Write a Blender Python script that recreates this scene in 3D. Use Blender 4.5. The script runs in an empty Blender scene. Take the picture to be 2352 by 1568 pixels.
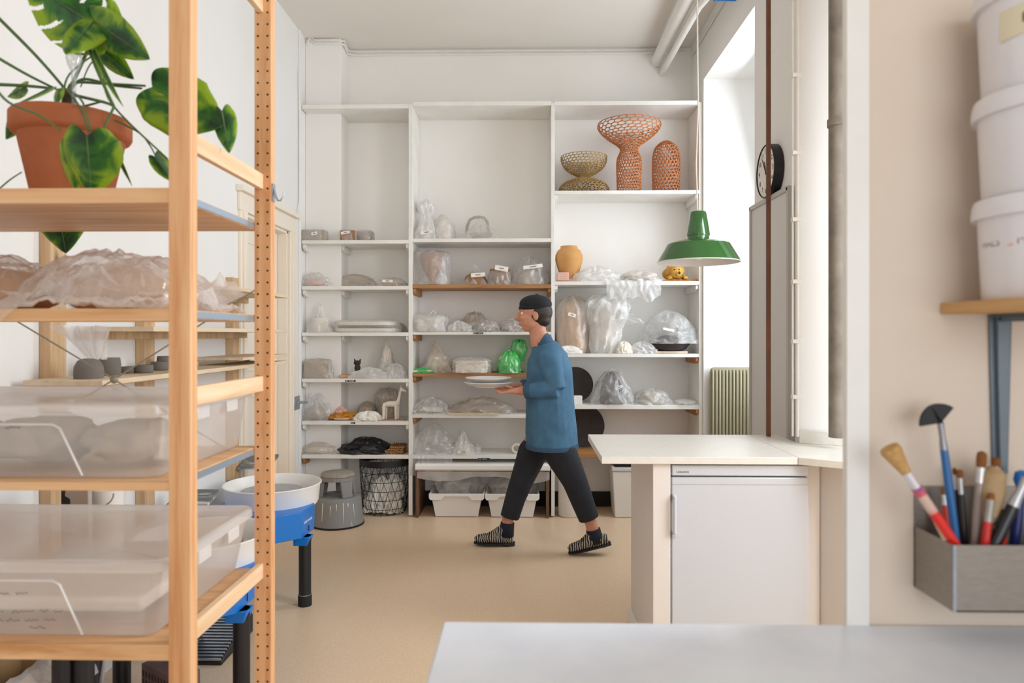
import bpy, math, random
from math import sin, cos, pi, radians as R
from mathutils import Vector as V, Matrix, noise as NZ

# ------------------------------------------------------------------ camera, light, exposure
col = bpy.context.scene.collection
scn = bpy.context.scene
FPX, CXP, CYP, EYE, YAW = 1600.0, 1176.0, 768.0, 1.39, math.atan(32 / 1600.0)
cam_d = bpy.data.cameras.new('camera'); cam = bpy.data.objects.new('camera', cam_d); col.objects.link(cam)
cam.location = (0, 0, EYE); cam.rotation_euler = (pi / 2, 0, YAW)
cam_d.sensor_width = 36; cam_d.lens = FPX / 2352 * 36; cam_d.shift_y = -16 / 2352
cam_d.clip_start = 0.05; cam_d.clip_end = 60
cam_d.dof.use_dof = True; cam_d.dof.focus_distance = 4.2; cam_d.dof.aperture_fstop = 3.4
scn.camera = cam
scn.view_settings.view_transform = 'Standard'; scn.view_settings.look = 'None'
scn.view_settings.gamma = 1; scn.view_settings.use_curve_mapping = False
scn.view_settings.exposure = 0.24
try:
    scn.cycles.transparent_max_bounces = 20; scn.cycles.max_bounces = 12; scn.cycles.diffuse_bounces = 8
    scn.cycles.sample_clamp_indirect = 6
except Exception: pass
world = bpy.data.worlds.new('overcast_sky'); scn.world = world; world.use_nodes = True
bg = world.node_tree.nodes['Background']; bg.inputs[0].default_value = (0.93, 0.97, 1.0, 1); bg.inputs[1].default_value = 0.8

def area(name, loc, rot, sx, sy, power, colr=(1, 1, 1)):
    l = bpy.data.lights.new(name, 'AREA'); l.shape = 'RECTANGLE'; l.size = sx; l.size_y = sy; l.energy = power; l.color = colr
    o = bpy.data.objects.new(name, l); o.location = loc; o.rotation_euler = rot; col.objects.link(o); return o
# daylight through the window in the right wall, through the second window nearer the camera, and the window behind the camera
area('far_window_daylight', (1.84, 4.58, 2.05), (0, R(78), 0), 2.4, .9, 31, (0.86, 0.93, 1.0))
area('side_window_daylight', (2.30, 1.74, 2.05), (0, R(58), 0), 1.8, .85, 62, (0.88, 0.94, 1.0))
area('front_window_daylight', (0.9, -2.35, 1.7), (R(92), 0, 0), 2.6, 1.9, 45, (0.90, 0.95, 1.0))

# ------------------------------------------------------------------ geometry helpers
def P(px, py, Y):
    """world point seen at a place of the photograph, at room depth Y"""
    r = (px - CXP) / FPX; u = (CYP - py) / FPX; t = Y / (cos(YAW) + r * sin(YAW))
    return V((t * (-sin(YAW) + r * cos(YAW)), Y, EYE + t * u))
def PX(px, Y): return P(px, 768, Y).x
def PZ(py, Y, px=1208): return P(px, py, Y).z
def hexc(s):
    s = s.lstrip('#'); c = [int(s[i:i + 2], 16) / 255 for i in (0, 2, 4)]
    return tuple((x / 12.92 if x <= 0.04045 else ((x + 0.055) / 1.055) ** 2.4) for x in c) + (1,)
ORG = {}
class MB:
    def __init__(s): s.v = []; s.f = []; s.m = []; s.mi = 0
    def add(s, vs, fs):
        o = len(s.v); s.v += [V(p) for p in vs]
        for f in fs: s.f.append(tuple(i + o for i in f)); s.m.append(s.mi)
        return s
    def box(s, x0, y0, z0, x1, y1, z1):
        return s.add([(x0, y0, z0), (x1, y0, z0), (x1, y1, z0), (x0, y1, z0), (x0, y0, z1), (x1, y0, z1), (x1, y1, z1), (x0, y1, z1)],
                     [(3, 2, 1, 0), (4, 5, 6, 7), (0, 1, 5, 4), (1, 2, 6, 5), (2, 3, 7, 6), (3, 0, 4, 7)])
    def obox(s, c, size, rot=(0, 0, 0)):
        from mathutils import Euler
        m = Euler(rot).to_matrix(); hx, hy, hz = [q / 2 for q in size]; c = V(c)
        pts = [(-hx, -hy, -hz), (hx, -hy, -hz), (hx, hy, -hz), (-hx, hy, -hz), (-hx, -hy, hz), (hx, -hy, hz), (hx, hy, hz), (-hx, hy, hz)]
        return s.add([c + m @ V(p) for p in pts], [(3, 2, 1, 0), (4, 5, 6, 7), (0, 1, 5, 4), (1, 2, 6, 5), (2, 3, 7, 6), (3, 0, 4, 7)])
    def extrude(s, poly, vec):
        n = len(poly); vec = V(vec); a = [V(p) for p in poly]
        nrm = sum(((a[i].cross(a[(i + 1) % n])) for i in range(n)), V())
        if nrm.dot(vec) > 0: a.reverse()
        return s.add(a + [p + vec for p in a], [tuple(range(n))] + [tuple(range(2 * n - 1, n - 1, -1))] + [((i + 1) % n, i, n + i, n + (i + 1) % n) for i in range(n)])
    def tube(s, path, r, n=10, closed=False, ref=None, flat=1.0, caps=True):
        path = [V(p) for p in path]; N = len(path); rs = r if isinstance(r, (list, tuple)) else [r] * N
        vs = []; prev = None
        for i, p in enumerate(path):
            a = path[(i - 1) % N] if (closed or i > 0) else p; b = path[(i + 1) % N] if (closed or i < N - 1) else p
            t = (b - a).normalized() if (b - a).length > 1e-9 else V((0, 0, 1))
            if ref is not None: x = V(ref) - t * V(ref).dot(t)
            elif prev is None:
                q = V((0, 0, 1)) if abs(t.z) < .9 else V((1, 0, 0)); x = q - t * q.dot(t)
            else: x = prev - t * prev.dot(t)
            if x.length < 1e-6: x = V((1, 0, 0)) - t * t.x
            x.normalize(); prev = x; y = t.cross(x)
            rr = rs[i]; ra, rb = rr if isinstance(rr, (list, tuple)) else (rr, rr * flat)
            for k in range(n):
                an = 2 * pi * k / n; vs.append(p + x * cos(an) * ra + y * sin(an) * rb)
        fs = []
        for i in range(N if closed else N - 1):
            for k in range(n):
                j = (i + 1) % N; fs.append((i * n + k, i * n + (k + 1) % n, j * n + (k + 1) % n, j * n + k))
        if not closed and caps: fs += [tuple(range(n - 1, -1, -1)), tuple((N - 1) * n + k for k in range(n))]
        return s.add(vs, fs)
    def lathe(s, prof, c=(0, 0, 0), n=40, sx=1, sy=1, fn=None):
        c = V(c); vs = []; fs = []; idx = []
        for (r, z) in prof:
            if r < 1e-6: idx.append([len(vs)]); vs.append(c + V((0, 0, z)))
            else:
                row = []
                for k in range(n):
                    a = 2 * pi * k / n; p = V((cos(a) * r * sx, sin(a) * r * sy, z))
                    if fn: p = fn(p, a)
                    row.append(len(vs)); vs.append(c + p)
                idx.append(row)
        for A, B in zip(idx[:-1], idx[1:]):
            if len(A) == 1 and len(B) == 1: continue
            for k in range(n):
                k2 = (k + 1) % n
                if len(A) == 1: fs.append((A[0], B[k2], B[k]))
                elif len(B) == 1: fs.append((A[k], A[k2], B[0]))
                else: fs.append((A[k], A[k2], B[k2], B[k]))
        return s.add(vs, fs)
    def ball(s, c, r, n=16, m=10, rot=None):
        rx, ry, rz = r if isinstance(r, (list, tuple)) else (r, r, r); c = V(c); vs = [(0, 0, -1)]
        for j in range(1, m):
            b = -pi / 2 + pi * j / m
            for k in range(n): vs.append((cos(b) * cos(2 * pi * k / n), cos(b) * sin(2 * pi * k / n), sin(b)))
        vs.append((0, 0, 1)); mt = rot or Matrix.Identity(3)
        pts = [c + mt @ V((x * rx, y * ry, z * rz)) for x, y, z in vs]
        fs = [(0, 1 + (k + 1) % n, 1 + k) for k in range(n)]
        for j in range(m - 2):
            for k in range(n): a = 1 + j * n; fs.append((a + k, a + (k + 1) % n, a + n + (k + 1) % n, a + n + k))
        a = 1 + (m - 2) * n; fs += [(a + k, a + (k + 1) % n, len(vs) - 1) for k in range(n)]
        return s.add(pts, fs)
    def grid(s, fn, nu, nv, skip=None):
        vs = [fn(i / nu, j / nv) for i in range(nu + 1) for j in range(nv + 1)]
        fs = [(i * (nv + 1) + j, (i + 1) * (nv + 1) + j, (i + 1) * (nv + 1) + j + 1, i * (nv + 1) + j + 1)
              for i in range(nu) for j in range(nv) if not (skip and skip((i + .5) / nu, (j + .5) / nv))]
        return s.add(vs, fs)
    def build(s, name, mat, parent=None, smooth=True, angle=35, bevel=0, seg=2, sub=0, solid=0, off=-1, org=None):
        me = bpy.data.meshes.new(name)
        if org is not None: o0 = V(org)
        elif parent is not None: o0 = ORG[parent]
        else:
            xs = [p.x for p in s.v]; ys = [p.y for p in s.v]; zs = [p.z for p in s.v]
            o0 = V(((min(xs) + max(xs)) / 2, (min(ys) + max(ys)) / 2, min(zs)))
        me.from_pydata([tuple(p - o0) for p in s.v], [], s.f)
        for m in (mat if isinstance(mat, (list, tuple)) else [mat]): me.materials.append(m)
        me.polygons.foreach_set('material_index', s.m)
        if smooth:
            me.polygons.foreach_set('use_smooth', [True] * len(me.polygons))
            if angle < 180: me.set_sharp_from_angle(angle=R(angle))
        me.update()
        o = bpy.data.objects.new(name, me); col.objects.link(o)
        if parent is not None: o.parent = parent; o.location = o0 - ORG[parent]
        else: o.location = o0
        ORG[o] = o0
        if bevel:
            b = o.modifiers.new('bevel', 'BEVEL'); b.width = bevel; b.segments = seg; b.limit_method = 'ANGLE'; b.angle_limit = R(40); b.harden_normals = False
        if sub: q = o.modifiers.new('sub', 'SUBSURF'); q.levels = q.render_levels = sub
        if solid: q = o.modifiers.new('solid', 'SOLIDIFY'); q.thickness = solid; q.offset = off
        return o
def tag(o, label=None, cat=None, group=None, kind=None):
    if label: o['label'] = label
    if cat: o['category'] = cat
    if group: o['group'] = group
    if kind: o['kind'] = kind
    return o
def thing(name, label, cat, loc, group=None, kind=None):
    o = bpy.data.objects.new(name, None); o.empty_display_size = .05; col.objects.link(o); o.location = loc; ORG[o] = V(loc)
    return tag(o, label, cat, group, kind)
def struct(name, mb, mat, label=None, bevel=0):
    return tag(mb.build(name, mat, bevel=bevel, angle=30), label, None, None, 'structure')
def B(*a): return MB().box(*a)
def remesh(o, vox, it=3, fac=.5):
    r = o.modifiers.new('remesh', 'REMESH'); r.mode = 'VOXEL'; r.voxel_size = vox; r.use_smooth_shade = True
    if it: q = o.modifiers.new('smooth', 'SMOOTH'); q.iterations = it; q.factor = fac
    return o
def text_mb(txt, size, place, depth=.0006):
    """letters as a thin mesh; place(x, y, d) puts a letter point into the world"""
    cu = bpy.data.curves.new('t', 'FONT'); cu.body = txt; cu.size = size; cu.extrude = depth / 2; cu.align_x = 'CENTER'; cu.align_y = 'CENTER'
    o = bpy.data.objects.new('t', cu); col.objects.link(o); bpy.context.view_layer.update()
    me = bpy.data.meshes.new_from_object(o.evaluated_get(bpy.context.evaluated_depsgraph_get()))
    mb = MB().add([place(p.co.x, p.co.y, p.co.z) for p in me.vertices], [tuple(p.vertices) for p in me.polygons])
    bpy.data.objects.remove(o); bpy.data.curves.remove(cu); bpy.data.meshes.remove(me)
    return mb

# ------------------------------------------------------------------ materials
def nodes(name):
    m = bpy.data.materials.new(name); m.use_nodes = True; nt = m.node_tree; b = nt.nodes['Principled BSDF']
    return m, nt, b
def tcoord(nt, scale=(1, 1, 1)):
    t = nt.nodes.new('ShaderNodeTexCoord'); mp = nt.nodes.new('ShaderNodeMapping'); mp.inputs['Scale'].default_value = scale
    nt.links.new(t.outputs['Object'], mp.inputs[0]); return mp.outputs[0]
def noise_n(nt, vec, scale, detail=4, rough=.55, dist=0):
    n = nt.nodes.new('ShaderNodeTexNoise'); n.inputs['Scale'].default_value = scale; n.inputs['Detail'].default_value = detail
    n.inputs['Roughness'].default_value = rough; n.inputs['Distortion'].default_value = dist; nt.links.new(vec, n.inputs['Vector']); return n.outputs[0]
def ramp(nt, fac, stops):
    r = nt.nodes.new('ShaderNodeValToRGB'); e = r.color_ramp.elements
    while len(e) > 1: e.remove(e[-1])
    e[0].position = stops[0][0]; e[0].color = stops[0][1]
    for p, c in stops[1:]: q = e.new(p); q.color = c
    nt.links.new(fac, r.inputs[0]); return r.outputs[0]
def bumpn(nt, b, h, strength, dist=.002):
    u = nt.nodes.new('ShaderNodeBump'); u.inputs['Strength'].default_value = strength; u.inputs['Distance'].default_value = dist
    nt.links.new(h, u.inputs['Height']); nt.links.new(u.outputs[0], b.inputs['Normal'])
def mix_c(nt, fac, a, b):
    m = nt.nodes.new('ShaderNodeMix'); m.data_type = 'RGBA'
    for s_, v in ((0, fac), (6, a), (7, b)):
        if hasattr(v, 'node'): nt.links.new(v, m.inputs[s_])
        else: m.inputs[s_].default_value = v
    return m.outputs[2]
def paint(name, c, c2=None, scale=3, rough=.6, metal=0, bump=0, bscale=60, coat=0, stops=(.35, .7), stretch=(1, 1, 1), sub=0, spec=None):
    m, nt, b = nodes(name); c = hexc(c) if isinstance(c, str) else c
    b.inputs['Base Color'].default_value = c; b.inputs['Roughness'].default_value = rough; b.inputs['Metallic'].default_value = metal
    b.inputs['Coat Weight'].default_value = coat
    if spec is not None: b.inputs['Specular IOR Level'].default_value = spec
    if sub: b.inputs['Subsurface Weight'].default_value = sub; b.inputs['Subsurface Radius'].default_value = (.02, .012, .008)
    v = tcoord(nt, stretch)
    if c2: nt.links.new(ramp(nt, noise_n(nt, v, scale, 5), [(stops[0], c), (stops[1], hexc(c2))]), b.inputs['Base Color'])
    if bump: bumpn(nt, b, noise_n(nt, v, bscale, 4), bump)
    return m
def wood(name, c1, c2, c3, axis='x', scale=1.0, rough=.55, knot=True):
    m, nt, b = nodes(name); st = {'x': (.6, 9, 9), 'y': (9, .6, 9), 'z': (9, 9, .6)}[axis]
    v = tcoord(nt, tuple(q * scale for q in st))
    w = noise_n(nt, v, 3.2, 6, .6, .6)
    c = ramp(nt, w, [(.3, hexc(c2)), (.5, hexc(c1)), (.72, hexc(c3))])
    if knot:
        v2 = tcoord(nt, {'x': (1.1, 4, 4), 'y': (4, 1.1, 4), 'z': (4, 4, 1.1)}[axis])
        vo = nt.nodes.new('ShaderNodeTexVoronoi'); vo.inputs['Scale'].default_value = 1.6; vo.inputs['Randomness'].default_value = 1; nt.links.new(v2, vo.inputs['Vector'])
        k = ramp(nt, vo.outputs['Distance'], [(0.05, (1, 1, 1, 1)), (.12, (0, 0, 0, 1))])
        dk = tuple(q * .38 for q in hexc(c2)[:3]) + (1,)
        c = mix_c(nt, k, c, dk)
    nt.links.new(c, b.inputs['Base Color']); b.inputs['Roughness'].default_value = rough
    bumpn(nt, b, w, .12, .001)
    return m
def film(name, c='#ffffff', opac=.35, edge=.8, rough=.12, bsc=40, bst=.5, trans=.5):
    """thin plastic film: clear where it lies flat to the eye, milky at folds, with gloss"""
    m = bpy.data.materials.new(name); m.use_nodes = True; nt = m.node_tree; nt.nodes.clear(); N = nt.nodes.new
    out = N('ShaderNodeOutputMaterial'); tr = N('ShaderNodeBsdfTransparent'); df = N('ShaderNodeBsdfDiffuse'); tl = N('ShaderNodeBsdfTranslucent'); gl = N('ShaderNodeBsdfGlossy')
    c = hexc(c); df.inputs[0].default_value = c; tl.inputs[0].default_value = c; gl.inputs['Roughness'].default_value = rough
    tr.inputs[0].default_value = tuple(.55 + .45 * q for q in c[:3]) + (1,)
    v = tcoord(nt); n = noise_n(nt, v, bsc, 5, .65, 1.2); bu = N('ShaderNodeBump'); bu.inputs['Strength'].default_value = bst; bu.inputs['Distance'].default_value = .006
    nt.links.new(n, bu.inputs['Height'])
    for q in (df, tl, gl): nt.links.new(bu.outputs[0], q.inputs['Normal'])
    m1 = N('ShaderNodeMixShader'); m1.inputs[0].default_value = trans; nt.links.new(df.outputs[0], m1.inputs[1]); nt.links.new(tl.outputs[0], m1.inputs[2])
    lw = N('ShaderNodeLayerWeight'); lw.inputs[0].default_value = .35; nt.links.new(bu.outputs[0], lw.inputs['Normal'])
    mr = N('ShaderNodeMapRange'); mr.inputs['To Min'].default_value = opac; mr.inputs['To Max'].default_value = edge; nt.links.new(lw.outputs['Facing'], mr.inputs[0])
    m2 = N('ShaderNodeMixShader'); nt.links.new(mr.outputs[0], m2.inputs[0]); nt.links.new(tr.outputs[0], m2.inputs[1]); nt.links.new(m1.outputs[0], m2.inputs[2])
    pw = N('ShaderNodeMath'); pw.operation = 'POWER'; pw.inputs[1].default_value = 4; nt.links.new(lw.outputs['Facing'], pw.inputs[0])
    fr = N('ShaderNodeMath'); fr.operation = 'MULTIPLY_ADD'; fr.inputs[1].default_value = .45; fr.inputs[2].default_value = .13; nt.links.new(pw.outputs[0], fr.inputs[0])
    m3 = N('ShaderNodeMixShader'); nt.links.new(fr.outputs[0], m3.inputs[0]); nt.links.new(m2.outputs[0], m3.inputs[1]); nt.links.new(gl.outputs[0], m3.inputs[2])
    nt.links.new(m3.outputs[0], out.inputs[0]); return m
M = {}
M['wall'] = paint('white_wall_paint', '#efeeec', '#eae8e4', 1.3, .85, bump=.25, bscale=35)
M['wall_left'] = paint('white_plaster', '#e8e8e7', '#e3e2df', 1.1, .85, bump=.25, bscale=25)
M['wall_beige'] = paint('beige_wall_paint', '#d9cabb', '#d5c5b5', 1.5, .85, bump=.1, bscale=35)
M['ceiling'] = paint('ceiling_paint', '#e4e0da', '#dfdad3', 1.0, .9, bump=.2, bscale=30)
M['white'] = paint('white_gloss_paint', '#e8e6e2', '#e2dfda', 5, .4, bump=.15, bscale=50)
M['shelf'] = paint('white_shelf_paint', '#e9e8e4', '#e0ddd6', 6, .45, bump=.2, bscale=45)
M['cream'] = paint('cream_door_paint', '#efe6d8', '#ebe0d0', 2, .5)
M['floor'] = paint('tan_linoleum', '#e6cdb0', '#d5b896', 260, .34, stops=(.38, .66), bump=.05, bscale=150)
M['pine'] = wood('pine_upright', '#dba777', '#c58653', '#e6bb8c', 'z', 1, .5, False)
M['pine_x'] = wood('pine_board', '#dcae7e', '#c08a55', '#e6c095', 'x', 1, .5)
M['pine_y'] = wood('pine_rail', '#e6c6a0', '#d8ad80', '#eed6b6', 'y', 1, .5, False)
M['brownwood'] = wood('brown_shelf_wood', '#a87848', '#8a5c34', '#bd8c5a', 'x', 1.2, .6, False)
M['ply'] = wood('plywood', '#d9c7ab', '#cbb594', '#e2d4bc', 'y', .8, .6, False)
M['stud'] = wood('timber_stud', '#c9a882', '#b58e64', '#d8bd9b', 'z', .8, .6)
M['hole'] = paint('dark_hole', '#2a1508', rough=.9)
M['steel'] = paint('steel', '#b4bac2', '#9ca4ae', 30, .35, .85)
M['brushed'] = paint('brushed_steel', '#9c948c', '#8d857c', 60, .42, .75, stretch=(1, 1, 14))
M['brack'] = paint('grey_bracket_steel', '#6e7983', rough=.4, metal=.5)
M['zinc'] = paint('zinc_strip', '#9fb0c0', rough=.4, metal=.6)
M['black'] = paint('black_metal', '#16161a', rough=.45)
M['blackrub'] = paint('black_rubber', '#1c1b1d', rough=.8)
M['terra'] = paint('terracotta', '#9c5530', '#ab6239', 9, .8, bump=.2, bscale=90)
M['soil'] = paint('soil', '#33241a', rough=1, bump=.8, bscale=120)
M['film'] = film('clear_plastic_film', '#ffffff', .2, .9, .1, 28, .9)
M['filmc'] = film('crisp_plastic_film', '#ffffff', .04, .95, .07, 16, 1.0)
M['milky'] = film('milky_plastic_film', '#ffffff', .52, .95, .18, 35, .8)
M['haze'] = film('dull_plastic_film', '#f2ece3', .36, .88, .2, 28, .8)
M['greenbag'] = film('green_plastic_film', '#5fe37c', .6, .95, .15, 35, .5)
M['blackbag'] = paint('black_plastic_bag', '#1b1b1d', '#2a2a2c', 12, .35, bump=.6, bscale=40)
M['samla'] = film('translucent_box_plastic', '#ffffff', .32, .7, .12, 6, .04, .6)
M['samla2'] = film('frosted_lid_plastic', '#ffffff', .5, .8, .25, 6, .04, .5)
M['whiteplas'] = paint('white_plastic', '#eceae6', rough=.3)
M['greyplas'] = paint('grey_plastic', '#cfcdcb', rough=.4)
M['bucket'] = paint('white_bucket_plastic', '#dcdade', rough=.22, coat=.3)
M['blue'] = paint('blue_wheel_paint', '#0a74cc', rough=.35)
M['green'] = paint('green_enamel', '#2a6128', rough=.16, coat=.6)
M['lampin'] = paint('white_enamel', '#dedcda', rough=.35)
M['cord'] = paint('white_cord', '#d8d2ca', rough=.6)
M['clay'] = paint('grey_clay', '#77716b', '#6b655f', 14, .9, bump=.2, bscale=80)
M['clay_b'] = paint('brown_clay', '#a07a58', '#8a6547', 12, .85, bump=.2, bscale=60)
M['clay_t'] = paint('tan_clay', '#cfa77c', '#bd9268', 10, .85, bump=.2, bscale=60)
M['clay_w'] = paint('white_clay', '#e6dfd4', '#dad1c4', 10, .85, bump=.15, bscale=60)
M['clay_d'] = paint('dark_clay', '#3a2f2d', '#2e2624', 10, .7, bump=.2, bscale=60)
M['clay_g'] = paint('warm_grey_clay', '#b5aa9c', '#a2978a', 10, .9, bump=.2, bscale=60)
M['ochre'] = paint('ochre_clay', '#c9965a', '#bd8a50', 6, .8, bump=.15, bscale=70)
M['lat_o'] = paint('orange_clay_coils', '#bd7646', '#ab673a', 12, .8)
M['lat_y'] = paint('straw_clay_coils', '#a5864f', '#937443', 12, .8)
M['paper'] = paint('white_paper', '#eeebe6', '#e2ddd5', 12, .8, bump=.2, bscale=30)
M['ink'] = paint('dark_ink', '#26242a', rough=.7)
M['inkfade'] = paint('faded_marker', '#7d6d68', rough=.8)
M['fridge'] = paint('fridge_enamel', '#c2c6cd', rough=.38, bump=.05, bscale=120)
M['panel'] = paint('grey_white_laminate', '#dcd7d3', '#d6d0cb', 2, .5)
M['worktop'] = paint('worktop_laminate', '#dddad3', '#d6d3cb', 30, .35)
M['table'] = paint('table_laminate', '#e4e9f2', '#d9dfea', 8, .3)
M['rough'] = paint('unpainted_plaster', '#8c8479', '#6e665e', 9, .9, bump=.6, bscale=30)
M['rust'] = paint('rusted_pole', '#7a4e36', '#5a3a2a', 3, .7, stretch=(1, 1, 1))
M['olive'] = paint('olive_radiator', '#958e74', rough=.5)
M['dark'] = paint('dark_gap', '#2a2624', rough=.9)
M['stool'] = paint('grey_step_stool_plastic', '#858483', '#c9c2b4', 9, .6, stops=(.62, .72), stretch=(3, 3, .5))
M['stooltop'] = paint('ribbed_rubber', '#8d877e', '#a39a8c', 40, .8, bump=.5, bscale=80)
M['orange'] = paint('orange_cloth', '#c98a2c', '#b8741e', 20, .8, bump=.6, bscale=40)
M['pink'] = paint('pink_clay', '#dfb3a6', rough=.8)
M['corr'] = paint('tan_corrugated', '#b4834e', '#7c5530', 20, .85, stretch=(1, 1, 4), bump=.6, bscale=30)
# ------------------------------------------------------------------ the room
XL, XR, YS, YB, ZC = -1.73, 1.337, 5.30, 5.66, 3.71
struct('floor', B(-1.9, -2.6, -.06, 2.6, 5.9, 0), M['floor'])
struct('ceiling', B(-1.9, -2.6, ZC, 2.6, 5.9, ZC + .1), M['ceiling'])
struct('wall_back', B(XL - .1, YB, 0, XR + .6, YB + .12, ZC), M['wall'])
struct('wall_chimney', B(XL, 5.43, 0, PX(783, 5.43), YB, ZC), M['wall'], bevel=.006)
dy0, dy1, dz = 4.25, 5.03, 2.14            # door opening in the left wall
struct('wall_left', MB().box(XL - .16, -2.6, 0, XL, dy0, ZC).box(XL - .16, dy1, 0, XL, YB, ZC).box(XL - .16, dy0, dz, XL, dy1, ZC), M['wall_left'])
wz = 3.31                                  # window niche in the right wall
mb = MB().box(XR, 5.27, 0, XR + .65, YB, ZC).box(XR, 4.10, wz, XR + .65, 5.27, ZC).box(XR, 3.44, 0, XR + .65, 4.10, ZC)
struct('wall_right', mb, M['wall'])
struct('wall_pier', MB().extrude([(1.238, 3.19, 0), (1.62, 3.02, 0), (2.45, 3.02, 0), (2.45, 3.44, 0), (XR, 3.44, 0)], (0, 0, ZC)), M['wall'])
# second window further along, beyond the partition
mb = MB().box(2.4, 1.25, 0, 2.5, 3.02, .85).box(2.4, 1.25, 2.95, 2.5, 3.02, ZC).box(2.4, 1.25, .85, 2.5, 1.4, 2.95).box(2.4, 2.95, .85, 2.5, 3.02, 2.95)
struct('wall_side', mb, M['wall'])
mb = MB()
for a in (0, 1): mb.box(1.86, 4.12 + a * 1.11, 0.9, 1.9, 4.16 + a * 1.11, wz)
mb.box(1.86, 4.12, .9, 1.9, 5.27, .95).box(1.86, 4.12, wz - .05, 1.9, 5.27, wz).box(1.86, 4.12, 2.3, 1.9, 5.27, 2.34)
struct('window_1', mb, M['white'])
struct('wall_niche', B(1.86, 4.1, 0, 1.95, 5.27, .9), M['wall'])
struct('wall_partition', B(.578, 1.19, 0, 2.5, 1.27, ZC), M['wall_beige'])
struct('trim_1', B(.5405, 1.184, 0, .5777, 1.20, ZC), M['white'], 'narrow white trim board covering the end of the beige partition')
struct('wall_front', MB().box(XL, -2.6, 0, 2.5, -2.5, .7).box(XL, -2.6, 3.2, 2.5, -2.5, ZC).box(XL, -2.6, .7, -.6, -2.5, 3.2).box(2.3, -2.6, .7, 2.5, -2.5, 3.2), M['wall'])
struct('wall_entry', MB().box(2.4, -2.6, 0, 2.5, 1.19, ZC), M['wall'])
# narrow line trims and skirtings
struct('baseboard_back', B(-.87, YB - .015, 0, XR, YB, .12), M['dark'])
struct('trim_2', B(XL, 5.255, 0, XL + .012, 5.30, ZC), M['wall_left'], bevel=.003)
# door in the left wall
d = bpy.data.objects.new('door_1', None); col.objects.link(d); d.location = (XL, 4.64, 0); ORG[d] = V(d.location); d['kind'] = 'structure'
B(XL - .11, dy0 + .03, 0.01, XL - .07, dy1 - .03, dz - .02).build('door_leaf', M['cream'], d, bevel=.002)
mb = MB()
for (a, b_, z0, z1) in ((dy0 + .14, dy1 - .14, 1.15, 2.0), (dy0 + .14, dy1 - .14, .25, 1.0)):
    for q in ((a, z0, b_, z0 + .02), (a, z1 - .02, b_, z1), (a, z0, a + .02, z1), (b_ - .02, z0, b_, z1)): mb.box(XL - .072, q[0], q[1], XL - .062, q[2], q[3])
mb.build('panel_moulding', M['cream'], d, bevel=.002)
mb = MB()
for (y0, y1) in ((dy0 - .10, dy0), (dy1, dy1 + .11)):
    mb.box(XL, y0, 0, XL + .02, y1, dz + .0).box(XL, y0 + .02, 0, XL + .035, y1 - .03, dz)
mb.box(XL, dy0 - .11, dz, XL + .022, dy1 + .12, dz + .11).box(XL, dy0 - .13, dz + .11, XL + .05, dy1 + .14, dz + .145)
mb.box(XL - .12, dy0, 0, XL, dy0 + .02, dz).box(XL - .12, dy1 - .02, 0, XL, dy1, dz).box(XL - .12, dy0, dz - .02, XL, dy1, dz)
mb.build('door_frame', M['cream'], d, bevel=.003)
la = B(XL + .03, 5.06, .835, XL + .042, 5.17, .935).obox((XL + .06, 5.16, .885), (.04, .04, .02)).tube([(XL + .07, 5.15, .88), (XL + .09, 5.2, .88)], .007).build('door_latch', M['steel'], d, bevel=.002)
la['label'] = 'small grey metal latch plate'
# cables along the ceiling and down the walls
def cable(name, label, pts, r=.006, m='white', n=6, clips=0):
    t = MB().tube(pts, r, n).build(name, M[m], None)
    tag(t, label, 'cable'); 
    for i in range(clips):
        a = pts[0]; b = pts[-1]; q = V(a).lerp(V(b), (i + .5) / clips)
        MB().obox(q, (.02, .02, .02)).build('clip', M['white'], t)
    return t
zc = ZC - .018
for k, dz_ in enumerate((0, .028)):
    pts = [P(706, 96 + k * 5, 5.42), P(713, 85 + k * 4, 5.42), V((PX(722, 5.42), 5.42, zc - dz_)), V((PX(775, 5.42), 5.42, zc - dz_)), V((PX(789, 5.42), 5.44, zc - dz_)), V((PX(798, 5.6), 5.62, zc - dz_)), V((PX(815, 5.65), 5.65, zc - dz_)), V((PX(1575, 5.65), 5.65, zc - dz_))]
    cable('cable', ['upper of two white cables clipped along the back wall under the ceiling', 'lower of two white cables clipped along the back wall under the ceiling'][k], pts, .007)
cable('cable', 'thin white cable down the corner above the cream door', [(XL + .01, 5.24, 3.4), (XL + .012, 5.25, 3.0), (XL + .012, 5.25, 2.4), (XL + .012, 5.2, 2.3)], .004)
cable('cable', 'white cable running over the lintel of the far window beside the pipes', [(XR - .01, 5.6, 3.62), (XR - .01, 4.2, 3.62), (XR - .01, 3.6, 3.6)], .008)
# ceiling pipes
t = MB().tube([(1.06, 5.655, 3.60), (1.06, 3.0, 3.60)], .048, 20).tube([(1.06, 5.62, 3.60), (1.06, 5.6, 3.60)], .056, 20).build('ceiling_pipe', M['white'], None)
tag(t, 'thick white painted pipe running under the ceiling towards the back wall', 'pipe')
t = MB().tube([(1.10, 5.655, 3.5), (1.11, 5.0, 3.51), (1.125, 4.55, 3.52), (1.15, 4.4, 3.52), (1.24, 4.28, 3.52), (XR, 4.15, 3.53), (XR + .05, 4.1, 3.53)], .024, 14).tube([(1.235, 4.29, 3.52), (1.25, 4.27, 3.52)], .03, 14).build('ceiling_pipe', M['white'], None)
tag(t, 'slim white pipe bending from beside the thick ceiling pipe to the right wall', 'pipe')
p = P(1645, 0, 4.0); t = MB().obox(p + V((.05, 0, .035)), (.13, .02, .085), (0, .05, 0)).build('wall_sign', M['blue'], None, bevel=.004)
tag(t, 'blue sign at the top edge of the wall beside the slim pipe', 'sign')
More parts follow.
